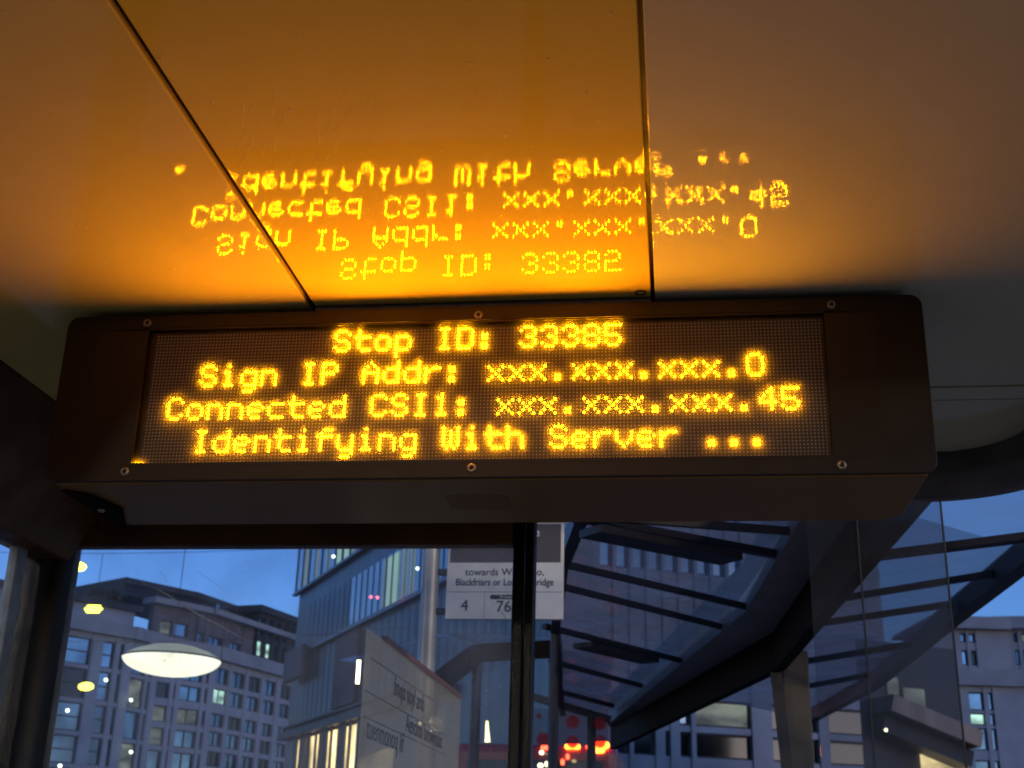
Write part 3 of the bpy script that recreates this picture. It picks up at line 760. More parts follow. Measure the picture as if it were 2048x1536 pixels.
MB().lathe([(rad * math.cos(t), -rad * .36 * math.sin(t) ** 1.0) for t in [k * math.pi / 28 for k in range(15)]], cc, 64).build("bowl", bowl_mat(), pl)
MB().lathe([(rad, 0.0), (rad * .98, .012), (rad * .75, .075), (rad * .45, .125), (rad * .12, .15), (0, .15)], cc, 64).build("cap", emit("lamp_cap", (.85, .95, .75), .17), pl)
MB().lathe([(rad * .995, -.012), (rad * 1.006, -.008), (rad * 1.006, .004), (rad * .99, .008)], cc, 64).build("rim", mat("lamp_rim", (.08, .12, .08), .5), pl)
MB().tube([cc + Vector((0, 0, .15)), cc + Vector((0, 0, 3.0))], .004, 6).build("hanging_wire", M["rubber"], pl)
MB().tube(wire(cc + Vector((-14, -4, 3.6)), cc + Vector((14, 4, 3.6)), .6), .004, 6).build("span_wire", M["rubber"], pl)
labels = ["brightest yellow white street lamp high beside the round pole", "dotted yellow LED street lamp in front of the stone roof", "small tilted yellow street lamp in front of the lower stone windows"]
for i, (px, py, dist, wpx, hpx, tilt) in enumerate(((155,1133,32,32,17,0.0), (187,1218,38,37,16,0.0), (172,1373,50,27,14,.10))):  # street lamps mirrored in the window, built as solid lamps beyond it
    c_ = at_d(px, py, dist); k_ = dist / F_PX * 1.02
    s_ = thing("street_lamp", c_, labels[i], "street lamp", "hanging street lamps outside the window")
    a_, b_ = wpx * k_ / 2, hpx * k_ / 2
    if i == 1:
        mb = MB()
        for r_ in range(3):
            for k in range(8 if r_ == 1 else 6):
                xx = ((k - 3.5) if r_ == 1 else (k - 2.5)) * a_ / 4.2
                mb.lathe([(b_ * .30 * math.sin(t * math.pi / 6), b_ * .30 * math.cos(t * math.pi / 6)) for t in range(7)], (c_.x + xx, c_.y, c_.z + (r_ - 1) * b_ * .62), 8)
        mb.build("led_cluster", M["lamp"], s_)
    else:
        o = MB().lathe([(a_ * math.sin(t * math.pi / 12), b_ * math.cos(t * math.pi / 12)) for t in range(13)], (0, 0, 0), 24).build("lens", M["lamp"], None)
        o.parent = s_; o.rotation_euler = (0, -tilt, 0)
    MB().box(c_.x - a_ * .8, c_.x + a_ * .8, c_.y + a_ * .2, c_.y + a_ * .5, c_.z + b_ * .6, c_.z + b_ * 1.05).build("housing", M["wframe"], s_, bevel=.02)  # housing and wires added to hold up the built reflections
    MB().tube([c_ + Vector((0, a_ * .35, b_)), c_ + Vector((0, a_ * .35, b_ + 1.5))], .008, 6).build("hanging_wire", M["rubber"], s_)
    MB().tube(wire(c_ + Vector((-12, 0, b_ + 2.1)), c_ + Vector((12, 0, b_ + 2.1)), .6), .008, 6).build("span_wire", M["rubber"], s_)

# unseen lamp posts added to throw warm light on the shelter and its pole
for i, (x, y, hgt, en, lab) in enumerate(((-3.6, -15.0, 3.5, 350, "warm street lamp on a dark post far behind the waiting area"), (-12.8, -7.3, 3.9, 350, "warm street lamp on a dark post out to the left of the shelter"), (5.6, -1.5, 5.2, 260, "warm street lamp on a dark post right of the shelter"))):
    t_ = thing("lamp_post", (x, y, 0.12), lab, "street lamp", "lamp posts beside the shelter")
    MB().tube([(x, y, 0.0), (x, y, .8), (x, y, .85), (x, y, hgt)], [.09, .09, .06, .045], 20).build("post", M["polepaint"], t_)
    sx = 1 if x < 0 else -1
    MB().tube([(x, y, hgt - .05), (x + .25 * sx, y, hgt + .12), (x + .9 * sx, y, hgt + .15)], .03, 12).build("arm", M["polepaint"], t_)
    MB().lathe([(0, .07), (.16, .05), (.2, 0), (.19, -.02)], (x + 1.0 * sx, y, hgt + .14), 24).build("hood", M["wframe"], t_)
    MB().lathe([(.18, -.005), (.15, -.05), (.07, -.075), (0, -.08)], (x + 1.0 * sx, y, hgt + .14), 24).build("lens", emit("lamp_lens", (1, .86, .62), 2.5), t_)
    ld = bpy.data.lights.new("lamp_light", 'POINT'); ld.energy, ld.color, ld.shadow_soft_size = en, (1, .80, .52), .12
    lo = bpy.data.objects.new("lamp_light", ld); COL.objects.link(lo); lo.location = (x + 1.0 * sx, y, hgt - .05)
    lo.parent = t_; lo.matrix_parent_inverse = t_.matrix_basis.inverted()

# ------------------------------------------------------------------ buildings
class Wall:
    """a vertical plane through p0 heading along azimuth az (degrees, from +Y towards +X)"""
    def __init__(self, p0, az, out=None):
        self.p = Vector((p0[0], p0[1])); a = math.radians(az)
        self.d = Vector((math.sin(a), math.cos(a)))
        n_ = Vector((self.d.y, -self.d.x))
        if n_.dot(Vector((CAM.x, CAM.y)) - self.p) < 0: n_ = -n_
        self.n = n_
    def hit(self, px, py):
        r = ray(px, py); o = Vector((CAM.x, CAM.y)); rd = Vector((r.x, r.y))
        t = (self.p - o).dot(self.n) / rd.dot(self.n)
        q = o + rd * t
        return (q - self.p).dot(self.d), CAM.z + r.z * t
    def pt(self, s, z, off=0.0):
        q = self.p + self.d * s + self.n * off
        return Vector((q.x, q.y, z))
    def slab(self, mb, s0, s1, z0, z1, o0, o1):
        vs_ = [self.pt(s, z, o) for z in (z0, z1) for s, o in ((s0, o0), (s1, o0), (s1, o1), (s0, o1))]
        mb.add(vs_, [(0,3,2,1),(4,5,6,7),(0,1,5,4),(1,2,6,5),(2,3,7,6),(3,0,4,7)])
def window(wl, s0, s1, z0, z1, parent, pane_m, mull=2, trans=1, fr=.09, depth=-.35):
    mb = MB()
    wl.slab(mb, s0, s0 + fr, z0, z1, depth, depth + .14); wl.slab(mb, s1 - fr, s1, z0, z1, depth, depth + .14)
    wl.slab(mb, s0 + fr, s1 - fr, z0, z0 + fr, depth, depth + .139); wl.slab(mb, s0 + fr, s1 - fr, z1 - fr, z1, depth, depth + .139)
    for k in range(1, mull):
        s = s0 + (s1 - s0) * k / mull; wl.slab(mb, s - fr * .4, s + fr * .4, z0 + fr, z1 - fr, depth, depth + .12)
    for k in range(1, trans):
        z = z0 + (z1 - z0) * k / trans; wl.slab(mb, s0 + fr, s1 - fr, z - fr * .5, z + fr * .5, depth, depth + .119)
    o = mb.build("window", M["wframe"], parent)
    mb = MB(); wl.slab(mb, s0 + .02, s1 - .02, z0 + .02, z1 - .02, depth - .05, depth + .04)
    mb.build("pane", pane_m, o)
    return o
def facade(wl, s0, s1, z0, z1, cols, rows, parent, mwall, lit_p=.1, lit=None, mull=2, trans=1):
    """stone grid: piers between the columns, bands between the rows, windows set back"""
    lit = lit or {}
    mb = MB(); edges = [s0] + [e for c in cols for e in c] + [s1]
    for k in range(0, len(edges), 2):
        if edges[k+1] - edges[k] > .02: wl.slab(mb, edges[k], edges[k+1], z0, z1, -.6, 0)
    zs = [z0] + [e for r in rows for e in r] + [z1]
    for c in cols:
        for k in range(0, len(zs), 2):
            if zs[k+1] - zs[k] > .02: wl.slab(mb, c[0], c[1], zs[k], zs[k+1], -.6, -.08)
    o = mb.build("wall", mwall, parent)
    for ci, c in enumerate(cols):
        for ri, r in enumerate(rows):
            key = lit.get((ci, ri))
            if key is None:
                u = random.random()
                key = "lit_dim" if u < lit_p else ("wglass2" if u < .18 + lit_p else "wglass")
            w_ = c[1] - c[0]
            window(wl, c[0], c[1], r[0], r[1], parent, M[key], mull if w_ > 1.6 else 1, trans)
    return o
def spot(parent, px, py, dist, m="spot", r=.16):
    c_ = at_d(px, py, dist)
    MB().lathe([(r * math.sin(t * math.pi / 6), r * math.cos(t * math.pi / 6)) for t in range(7)], c_, 10).build("room_light", M[m], parent)

# stone building on the left: four facades in plan
bA = thing("stone_building", (-40, 100, 0), "pale stone block with many windows and dark attic roof left of the tower", "building")
W1 = Wall(at_d(60, 1400, 104).xy, 32)
def cols_of(wl, lst): return [tuple(sorted((wl.hit(a, y)[0], wl.hit(b, y)[0]))) for a, b, y in lst]
def rows_of(wl, x, lst): return sorted([tuple(sorted((wl.hit(x, a)[1], wl.hit(x, b)[1]))) for a, b in lst])
s_c1 = W1.hit(252, 1400)[0]
rowsW1 = rows_of(W1, 140, [(1270,1325),(1333,1394),(1403,1461),(1470,1527),(1536,1592),(1600,1655)])
ztop1 = W1.hit(140, 1258)[1]
facade(W1, W1.hit(-60, 1400)[0], s_c1, 0, ztop1, cols_of(W1, [(20,82,1300),(118,183,1300),(206,231,1300),(240,248,1310)]), rowsW1, bA, M["stone"], lit_p=.08, mull=1, trans=2)
mb = MB(); W1.slab(mb, W1.hit(-60,1400)[0], s_c1 + .5, ztop1, ztop1 + 1.0, -1.0, .5); mb.build("cornice", M["stone2"], bA)
zr1 = W1.hit(160, 1200)[1]
mb = MB(); W1.slab(mb, W1.hit(-60,1400)[0], s_c1 + .3, ztop1 + 1.0, zr1, -12, -.8); mb.build("attic_wall", M["lgrey"], bA)
mb = MB(); W1.slab(mb, W1.hit(-60,1400)[0], s_c1 + .8, zr1, zr1 + .5, -12.5, -.3); mb.build("roof", M["slate"], bA)
mb = MB()
for px, wpx, hpx in ((207, 12, 20), (230, 14, 18), (256, 18, 24)):
    s_, z_ = W1.hit(px, 1196); k_ = 104 / F_PX
    for j in range(26):
        ss = s_ + random.gauss(0, wpx * k_ * .45); zz = zr1 + .5 + random.random() * hpx * k_
        q = W1.pt(ss, zz, -2 + random.random()); r_ = random.uniform(.12, .35)
        mb.lathe([(r_ * math.sin(t * math.pi / 3), r_ * math.cos(t * math.pi / 3)) for t in range(4)], q, 5)
ro = mb.build("roof_planting", mat("roof_shrub", (.06, .05, .03), .9, var=.5, vscale=3), bA)
c1 = W1.pt(s_c1, 0)
RW = Wall(c1.xy, 12.5)
s_c2 = RW.hit(302, 1400)[0]
zt2 = RW.hit(280, 1282)[1]
facade(RW, 0, s_c2, 0, ztop1, cols_of(RW, [(257,288,1385),(292,299,1390)]), rows_of(RW, 272, [(1300,1348),(1356,1416),(1424,1480),(1488,1545),(1553,1605)]), bA, M["stone"], lit={(0,3):"lit_dim",(0,1):"lit_dim"}, mull=1)
mb = MB(); RW.slab(mb, -.4, s_c2 + .5, ztop1, ztop1 + 1.0, -1, .5); mb.build("cornice", M["stone2"], bA)
c2 = RW.pt(s_c2, 0)
W2 = Wall(c2.xy, 32)
s_c3 = W2.hit(424, 1400)[0]
rowsW2 = rows_of(W2, 380, [(1335,1362),(1372,1403),(1418,1450),(1462,1497),(1507,1545),(1555,1590)])
ztop2 = W2.hit(380, 1322)[1]
facade(W2, 0, s_c3, 0, ztop2, cols_of(W2, [(309,337,1400),(345,349,1400),(358,401,1400),(408,414,1400)]), rowsW2, bA, M["stone"], lit={(2,3):"lit_dim",(0,3):"lit_dim"}, lit_p=.12)
c3 = W2.pt(s_c3, 0)
MF = Wall(c3.xy, 13.2)
s_end = MF.hit(640, 1400)[0]
rowsM = rows_of(MF, 474, [(1344,1376),(1386,1416),(1435,1462),(1471,1500),(1510,1540),(1549,1580)])
ztop3 = MF.hit(474, 1330)[1]
facade(MF, 0, s_end, 0, ztop3, cols_of(MF, [(427,455,1390),(461,489,1390),(495,521,1390),(528,552,1390),(560,582,1395),(590,609,1395),(615,632,1395)]), rowsM, bA, M["stone"], lit={(0,4):"lit_cool",(1,4):"wglass",(0,1):"wglass2"})
for wl, sa, sb in ((W2, -.3, s_c3), (MF, 0, s_end)):
    zt_ = max(ztop2, ztop3)
    mb = MB(); wl.slab(mb, sa, sb, zt_ - .02 if wl is MF else zt_, zt_ + 1.1, -1.2, .55); mb.build("cornice", M["stone2"], bA)
zatt = max(ztop2, ztop3) + 1.1
# attic storey (brick with pale windows) and mansard roof
zat2 = MF.hit(455, 1232)[1]
for wl, sa, sb, cols_, seed in ((W2, 0, s_c3 - .6, [(337,362,1255),(366,395,1255)], 1), (MF, .3, s_end, [(421,433,1270),(440,470,1280),(482,506,1295)], 2)):
    cs_ = cols_of(wl, cols_)
    rw = [(wl.hit(cols_[-1][0], cols_[-1][2] + 14)[1], wl.hit(cols_[-1][0], cols_[-1][2] - 14)[1])]
    wl2 = Wall((wl.p - wl.n * 1.2), 0); wl2.d, wl2.n = wl.d, wl.n
    facade(wl2, sa, sb, zatt, zat2, cs_, rw, bA, M["brick"], lit={(0,0):"lit_dim"} if seed == 1 else {}, lit_p=0)
    mb = MB(); wl2.slab(mb, sa - .5, sb, zat2, zat2 + .5, -1, .8); mb.build("cornice", M["stone2"], bA)
RF = Wall((MF.p - MF.n * 3.0), 0); RF.d, RF.n = MF.d, MF.n
ztopr = RF.hit(432, 1197)[1]
mb = MB()
for wl, sa, sb in ((W2, -2.0, s_c3 - .3), (MF, .2, s_end)):
    q0, q1 = wl.pt(sa, zat2 + .5, -2.4), wl.pt(sb, zat2 + .5, -2.4)
    q2, q3 = wl.pt(sb, ztopr - .5, -3.4), wl.pt(sa, ztopr - .5, -3.4)
    mb.prism([q0, q1, q2, q3], wl.n.to_3d() * -8)
    wl.slab(mb, sa, sb, ztopr - .5, ztopr, -11, -2.9)
mb.build("roof", M["slate"], bA)
# little roof windows
for px, py in ((440,1219),(453,1224)):
    s_, z_ = MF.hit(px, py)
    wl2 = Wall((MF.p - MF.n * 2.2), 0); wl2.d, wl2.n = MF.d, MF.n
    s_, z_ = wl2.hit(px, py); window(wl2, s_ - .5, s_ + .5, z_ - .6, z_ + .6, bA, M["wglass"], 1, 1, .1, -.3)
# pavilion at its right end with two rows of tall windows
PV = Wall((MF.p - MF.n * .8), 0); PV.d, PV.n = MF.d, MF.n
sp0 = PV.hit(513, 1290)[0]; zp = PV.hit(520, 1224)[1]
facade(PV, sp0, s_end + .5, zatt, zp, cols_of(PV, [(517,530,1265),(534,546,1275),(550,560,1282),(565,575,1290),(579,587,1298)]),
       sorted([tuple(sorted((PV.hit(525, a)[1], PV.hit(525, b)[1]))) for a, b in ((1234,1272), (1282,1314))]), bA, M["slate"],
       lit={(0,0):"lit_cool",(1,0):"lit_cool",(2,0):"wglass"}, lit_p=0)
mb = MB(); PV.slab(mb, sp0 - .5, s_end + .5, zp, zp + .6, -8, .5); mb.build("roof", M["slate"], bA)
for px, py, dd in ((212,1360,100),(262,1400,108),(262,1504,108),(384,1484,118),(373,1480,118),(443,1406,125),(463,1491,124),(430,1499,122),(555,1514,140),(377,1524,118),(526,1498,130),(135,1421,98),(120,1532,98),(337,1475,113)):
    spot(bA, px, py, dd, "spotw" if px in (430, 526) else "spot", .13)

# glass tower
bB = thing("glass_tower", (-15, 50, 0), "dark glass office tower with slanting lit window bands behind the flag pole", "building")
TW = Wall(at_d(590, 1300, 62).xy, -30.7)
TW.d = -TW.d                                   # s grows to the right, towards the viewer
sT1 = TW.hit(1105, 1300)[0]
def wedge(wl, s0, s1, zt_, dep):
    a, b = wl.pt(s0, 0), wl.pt(s1, 0)
    ra, rb = [(q - Vector((CAM.x, CAM.y, 0))).normalized() for q in (a, b)]
    return MB().prism([a, b, b + rb * dep, a + ra * dep], (0, 0, zt_))
wedge(TW, 0, sT1, 46, 14).build("wall", M["tower"], bB)
def band(pl, pr, z_hi=None, name="window_band", m="tglass", step=1.15, s_r=None):
    """glass band whose lower edge passes through the pixel pl"""
    z_lo = TW.hit(*pl)[1]; zh = z_hi(z_lo)
    s0_, s1_ = TW.hit(*pl)[0], (s_r if s_r is not None else sT1)
    mb = MB(); TW.slab(mb, s0_, s1_, z_lo, zh, .02, .10); o = mb.build(name, M[m], bB)
    mb = MB(); s = s0_
    while s < s1_:
        TW.slab(mb, s, s + .045, z_lo, zh, .10, .15); s += step
    TW.slab(mb, s0_, s1_, z_lo - .12, z_lo, .02, .25); TW.slab(mb, s0_, s1_, zh, zh + .12, .02, .25)
    mb.build("mullions", M["mull"], o)
    return z_lo, zh
zl1, zh1 = band((595, 1189), None, lambda z: z + 3.0)
zl0, zh0 = band((595, 1189), None, lambda z: z + 9.5) if False else (0, 0)
s2 = TW.hit(640, 1300)[0]
zl2, zh2 = TW.hit(790, 1212)[1], TW.hit(790, 1212)[1] + 2.1
mb = MB(); TW.slab(mb, TW.hit(700, 1250)[0], sT1, zl2, zh2, .02, .10); wb = mb.build("window_band", M["tglass"], bB)
mb = MB(); s = TW.hit(620, 1290)[0]
while s < sT1: TW.slab(mb, s, s + .04, zl2 - 3.5, zh2, .10, .13); s += .8
TW.slab(mb, 0, sT1, zl2 - .15, zl2, .02, .26); mb.build("mullions", M["mull"], wb)
for zz in (zh1 + 3.2, zh1 + 9, zh1 + 15):
    mb = MB(); TW.slab(mb, 0, sT1, zz, zz + 3.0, .02, .10); wb = mb.build("window_band", M["tglass"], bB)
    mb = MB(); s = 0
    while s < sT1: TW.slab(mb, s, s + .07, zz, zz + 3, .10, .22); s += 1.15
    mb.build("mullions", M["mull"], wb)
def lit_rect(px0, px1, yref, za, zb_, m):
    mb = MB(); TW.slab(mb, TW.hit(px0, yref)[0], TW.hit(px1, yref)[0], za, zb_, .10, .112); mb.build("lit_window", M[m], bB)
litb = emit("tower_room_light", (0.50, 0.85, 0.72), 0.28); M["litb"] = litb
litc = emit("tower_room_dim", (0.45, 0.62, 0.70), 0.15); M["litc"] = litc
for a, b, m_ in ((676,684,"litb"),(690,700,"litb"),(704,712,"litc"),(612,620,"litc"),(632,640,"litc"),(655,662,"litc")):
    lit_rect(a, b, 1150, zl1 + .1, zh1 - .1, m_)
for a, b, m_ in ((776,784,"litb"),(788,800,"litb"),(768,773,"litc"),(805,818,"litc"),(822,832,"litc")):
    lit_rect(a, b, 1212, zl2 + .1, zh2 - .1, m_)
# entrance canopy and the yellow lobby below
zc0, zc1 = TW.hit(585, 1478)[1], TW.hit(585, 1452)[1]
mb = MB(); TW.slab(mb, -.6, TW.hit(905, 1400)[0], zc0, zc0 + (zc1 - zc0) * .55, 0.0, .35); mb.build("entrance_canopy", M["bronze"], bB)
mb = MB(); TW.slab(mb, -.6, TW.hit(905, 1400)[0], zc0 + (zc1 - zc0) * .85, zc1, 0.0, .25); mb.build("canopy_fascia", M["bronze"], bB)
mb = MB()
s = TW.hit(588, 1510)[0]; sE = TW.hit(712, 1510)[0]; k = 0
mb2 = MB()
while s < sE:
    wd = random.choice((.25, .5, .9)); TW.slab(mb, s, s + wd, 1.2, zc0 - .15, .02, .06); s += wd
    wd = random.choice((.2, .35, .6)); TW.slab(mb2, s, s + wd, .2, zc0, .02, .14); s += wd
mb.build("lobby_window", uneven(emit("lobby_light", (1.0, 0.76, 0.34), 1.1), (1.2, 1.2, .5)), bB); mb2.build("lobby_column", M["bronze"], bB)
mb = MB(); TW.slab(mb, TW.hit(672, 1400)[0], TW.hit(716, 1400)[0], zc1 + .1, TW.hit(700, 1272)[1], .0, .2)
mb.build("brick_pier", mat("pier_red", (.26, .125, .085), .7, var=.3, vscale=.6), bB)
for px, py in ((742,1194),(755,1195)): spot(bB, px, py, 47, "spotr", .05)  # red reflections in the glass, built as small glowing spheres
for px, py in ((667,1113),(835,1137)): spot(bB, px, py, 40, "spot", .05)
# maroon sign hung on the tower
mb = MB(); TW.slab(mb, TW.hit(592, 1330)[0], TW.hit(627, 1330)[0], TW.hit(608, 1362)[1], TW.hit(608, 1300)[1], .3, .6)
ms = mb.build("hanging_sign", M["maroon"], None, bevel=.1)
ms["label"], ms["category"] = "plain maroon hanging sign with rounded corners at the tower's far edge", "sign"

# dark gabled kiosk roof between tower and flag
kr = thing("kiosk_roof", (-2.6, 12.4, 0), "dark edged kiosk roof on thin posts behind the bus stop flag", "kiosk")
ka, kb, kc = at_d(868, 1372, 12), at_d(955, 1306, 12.6), at_d(1108, 1298, 13)
mb = MB(); mb.bar(ka, kb, .12, .17); mb.bar(kb, kc, .12, .17); mb.build("roof_edge", M["fascia"], kr)
mb = MB(); mb.add([ka + Vector((0,0,.1)), kb + Vector((0,0,.1)), kc + Vector((0,0,.1)), kc + Vector((-.6,2.5,.6)), kb + Vector((-1.0,2.5,.6)), ka + Vector((-1.6,2.5,.6))], [(0,1,4,5),(1,2,3,4)])
mb.build("roof_pane", M["roofglass"], kr)
mb = MB()
for q in (ka, kb, kc): mb.tube([(q.x, q.y, 0.0), (q.x, q.y, q.z)], .05, 12)
mb.build("posts", M["rafter"], kr)
q = at_d(974, 1442, 11.5); q2 = at_d(975, 1484, 11.5)
MB().tube([q, q.lerp(q2, .6), q2], [.010, .018, .024], 12).build("tube_light", emit("kiosk_tube", (1, .85, .40), 1.6), kr)

# office block behind the canopy
bC = thing("office_block", (3, 60, 0), "grey office block with a row of blue panes seen through the canopy roof", "building")
OB = Wall(at_d(1250, 1150, 55).xy, 66)
sl, sr = OB.hit(1045, 1200)[0], OB.hit(1770, 1300)[0]
zrow0, zrow1 = OB.hit(1300, 1140)[1], OB.hit(1300, 1085)[1]
colsC = []
s = OB.hit(1196, 1110)[0]; sE = OB.hit(1485, 1130)[0]; st = (sE - s) / 9
for k in range(9): colsC.append((s + k * st + .08, s + (k + 1) * st - .08))
lowrows = [(OB.hit(1450, 1518)[1], OB.hit(1450, 1468)[1]), (OB.hit(1450, 1455)[1], OB.hit(1450, 1402)[1])]
facade(OB, sl, sr, OB.hit(1300, 1330)[1], zrow1 + 5.5, colsC, [(zrow0, zrow1), (zrow1 + 1.2, zrow1 + 4.0)], bC, M["lgrey"], lit_p=0, lit={(c, 0): "wglass" for c in range(9)} | {(c, 1): "wglass" for c in range(9)}, mull=1)
colsL = [tuple(sorted((OB.hit(a, 1480)[0], OB.hit(b, 1480)[0]))) for a, b in ((1235,1260),(1268,1312),(1331,1342),(1361,1384),(1393,1506),(1546,1640),(1660,1740))]
facade(OB, OB.hit(1222, 1480)[0], sr, 0, OB.hit(1300, 1330)[1] - .02, colsL, lowrows, bC, M["lgrey"], lit_p=0, lit={(4,1):"lit_dim",(4,0):"wglass2",(5,0):"wglass2",(5,1):"wglass2",(6,0):"wglass2",(6,1):"wglass2",(3,0):"wglass2"}, mull=1)
# pale wall behind the red dots
bP = MB(); PW = Wall(at_d(1130, 1450, 40).xy, 82)
bP = wedge(PW, PW.hit(1050, 1450)[0], PW.hit(1224, 1450)[0], PW.hit(1100, 1300)[1], 6)
bpo = thing("pale_building", at_d(1130, 1450, 40) * Vector((1, 1, 0)) if False else (at_d(1130,1450,40).x, at_d(1130,1450,40).y, 0), "pale rendered building front with a warm lit sign band behind the red dots", "building")
bP.build("wall", M["pale"], bpo)
mb = MB(); PW.slab(mb, PW.hit(1060, 1370)[0], PW.hit(1112, 1370)[0], PW.hit(1090, 1402)[1], PW.hit(1090, 1330)[1], .02, .15)
sb_ = mb.build("sign_band", emit("warm_sign_band", (.55, .38, .22), .30), bpo)
s_, z_ = PW.hit(1093, 1383)
text_mesh("letter", "A", .42, emit("warm_letter", (1, .85, .5), .9), sb_, PW.pt(s_, z_, .17), (PW.d.x, PW.d.y, 0), (0, 0, 1))
# dark block on the right
bD = thing("dark_block", (8, 40, 0), "navy dark building with slanted ledge and warm lit ground floor", "building")
DB = Wall(at_d(1800, 1450, 42).xy, 60)
s0_, s1_ = DB.hit(1722, 1450)[0], DB.hit(1922, 1450)[0]
wedge(DB, s0_, s1_, DB.hit(1830, 1290)[1], 8).build("wall", M["navy"], bD)
l0, l1 = DB.hit(1738, 1412), DB.hit(1900, 1486)
mb = MB(); mb.bar(DB.pt(l0[0], l0[1], .6), DB.pt(l1[0], l1[1], .9), 1.2, .5); mb.build("ledge", M["tower"], bD)
mb = MB(); mb.bar(DB.pt(l0[0], l0[1] - .55, .3), DB.pt(l1[0], l1[1] - .55, .6), .8, .5); mb.build("ledge_underside", M["slate"], bD)
mb = MB(); DB.slab(mb, DB.hit(1840, 1520)[0], DB.hit(1926, 1520)[0], .5, DB.hit(1880, 1510)[1], .02, .1); mb.build("lit_window", M["lit_warm"], bD)
for a, b, c_, d_ in ((1806,1846,1376,1432), (1775,1795,1355,1388)):
    mb = MB(); DB.slab(mb, DB.hit(a, 1400)[0], DB.hit(b, 1400)[0], DB.hit(a, d_)[1], DB.hit(a, c_)[1], .02, .1); mb.build("lit_window", M["lit_dim"], bD)
spot(bD, 1772, 1460, 39, "spotw", .05)
# mirror image of the left stone building, built as a second one
bE = thing("curved_stone_building", (34, 100, 0), "pale stone building with dark attic roof at the right edge under open sky", "building")
E1 = Wall(at_d(1900, 1400, 100).xy, 82)
E2s = E1.hit(1962, 1400)[0]
def pair(wl, sa, sb, cols_, rowpx, xref, litd):
    facade(wl, sa, sb, 0, wl.hit(xref, 1372)[1], cols_, rows_of(wl, xref, rowpx), bE, M["stone"], lit_p=0, lit=litd)
    zt_ = wl.hit(xref, 1372)[1]
    mb = MB(); wl.slab(mb, sa - .1, sb + .1, zt_, zt_ + 1.2, -1, .5); mb.build("cornice", M["stone2"], bE)
    return zt_ + 1.2
zE = pair(E1, E1.hit(1880,1400)[0], E2s + 3.2, cols_of(E1, [(1900,1908,1430),(1940,1970,1420),(1980,1990,1430)]), [(1384,1420),(1426,1450),(1456,1500),(1520,1570)], 1955, {(1,2):"lit_cool"})
E2 = Wall(E1.pt(E2s + 3.2, 0).xy, 96)
zE2 = pair(E2, 0, 40, cols_of(E2, [(1999,2040,1420),(2058,2068,1420),(2080,2120,1420),(2135,2175,1420)]), [(1380,1450),(1470,1530),(1545,1600)], 2010, {(0,0):"wglass"})
for wl, sa, sb, cl_ in ((E1, E1.hit(1880,1400)[0], E2s + 3.0, [(1924,1955,1315)]), (E2, -1.6, 40, [(1972,1985,1310),(1993,2018,1305),(2030,2055,1305)])):
    w2 = Wall((wl.p - wl.n * 1.0), 0); w2.d, w2.n = wl.d, wl.n
    cc_ = [c for c in cols_of(w2, cl_)]
    cc_ = [(max(a, sa + .2), min(b, sb - .2)) for a, b in cc_ if b > sa + .4]
    za_, zb_ = w2.hit(cl_[0][0], 1330)[1], w2.hit(cl_[0][0], 1300)[1]
    zt_ = w2.hit(1960, 1260)[1]
    cx_ = []
    for c in cc_:
        m_ = (c[0] + c[1]) / 2; cx_ += [(c[0], m_ - .12), (m_ + .12, c[1])]
    facade(w2, sa, sb, zE, zt_, cx_, [(za_, zb_), (w2.hit(1960, 1285)[1], w2.hit(1960, 1267)[1])], bE, M["stone2"], lit_p=.15, mull=1)
    mb = MB(); w2.slab(mb, sa, sb, zt_, zt_ + .9, -1, .7); mb.build("cornice", M["stone2"], bE)
    zr_ = w2.hit(1985, 1243)[1]
    mb = MB(); mb.prism([w2.pt(sa, zt_ + .9, -.4), w2.pt(sb, zt_ + .9, -.4), w2.pt(sb, zr_, -1.6), w2.pt(sa, zr_, -1.6)], w2.n.to_3d() * -8); mb.build("roof", M["slate"], bE)

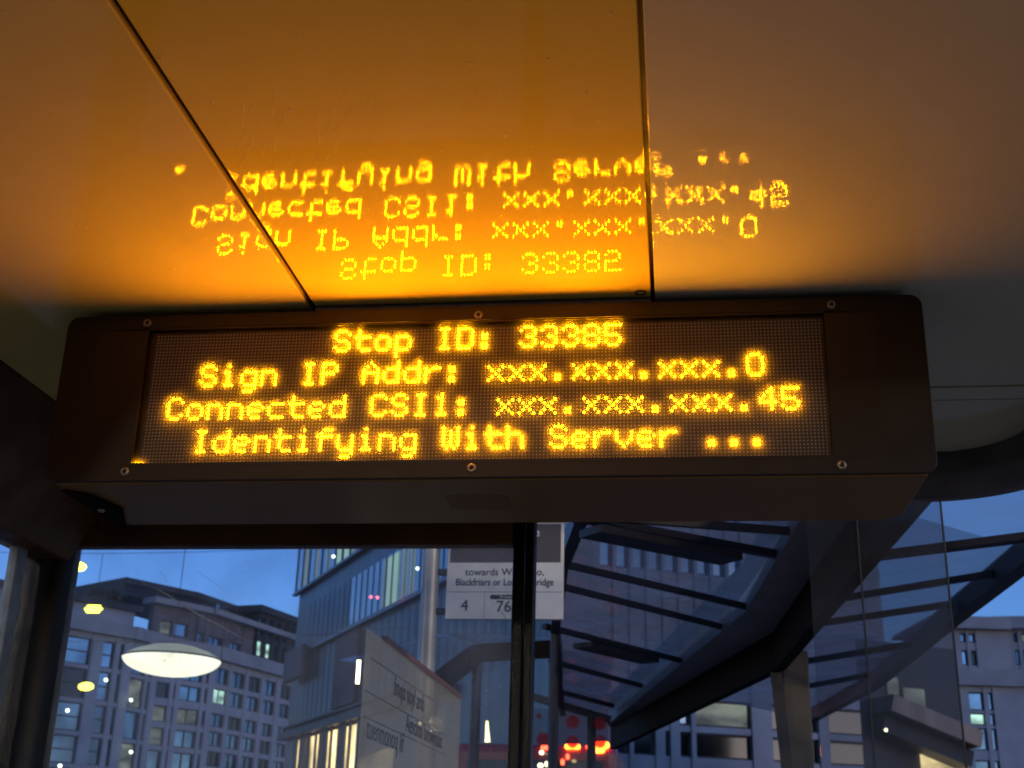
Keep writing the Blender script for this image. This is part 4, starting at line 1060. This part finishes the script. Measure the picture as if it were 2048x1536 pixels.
# ------------------------------------------------------------------ bus under the far canopy
YB = 15.5
xb0, xb1 = at_y(905, 1510, YB).x, at_y(1236, 1510, YB).x
zbt = at_y(1140, 1488, YB).z
bu = thing("bus", ((xb0 + xb1) / 2, YB + 5, 0), "dark red bus seen from behind with glowing orange and red rear lamps", "bus")
MB().box(xb0, xb1, YB, YB + 10.5, .35, zbt).build("body", M["busred"], bu, bevel=.12, seg=3)
MB().box(xb0 + .2, xb1 - .2, YB - .012, YB + .01, 1.55, zbt - .22).build("rear_window", M["busglass"], bu, bevel=.004)
def lamp_at(px, py, wpx, hpx, m, name):
    c_ = at_y(px, py, YB - .03); k_ = (YB + 2.1) / F_PX
    a_, b_ = wpx * k_ / 2, hpx * k_ / 2
    MB().prism([(x, c_.y, z) for x, z in rrect(c_.x - a_, c_.x + a_, c_.z - b_, c_.z + b_, min(a_, b_) * .95)], (0, .03, 0)).build(name, M[m], bu)
lamp_at(1145, 1493, 30, 9, "orange", "indicator_lamp"); lamp_at(1201, 1490, 33, 13, "orange", "indicator_lamp"); lamp_at(1198, 1499, 22, 13, "orange", "indicator_lamp")
lamp_at(1089, 1495, 15, 8, "braker", "tail_lamp"); lamp_at(1175, 1494, 7, 7, "braker", "tail_lamp"); lamp_at(1125, 1524, 7, 11, "braker", "tail_lamp"); lamp_at(1135, 1513, 6, 10, "braker", "tail_lamp")
for px, py, wpx, hpx, m_ in ((1083,1505,9,8,"spotw"),(1081,1531,11,9,"spotw"),(1093,1528,7,10,"spotw"),(1148,1522,9,6,"lit_warm")):
    lamp_at(px, py, wpx, hpx, m_, "saloon_light")
c_ = at_y(1088, 1506, YB - .02); c2_ = at_y(1112, 1516, YB - .02)
MB().bar(c_, c2_, .02, .075, up=(0, 1, 0)).build("saloon_light", M["lit_warm"], bu)
mb = MB()
for x in (xb0 + .35, xb1 - .35):
    for y in (YB + 2, YB + 8): mb = MB().tube([(x - .14, y, .48), (x + .14, y, .48)], .48, 24).build("wheel", M["rubber"], bu) if True else mb
for px, py in ((1361,1155),(1183,1376)):
    pass
bpy.context.view_layer.update()
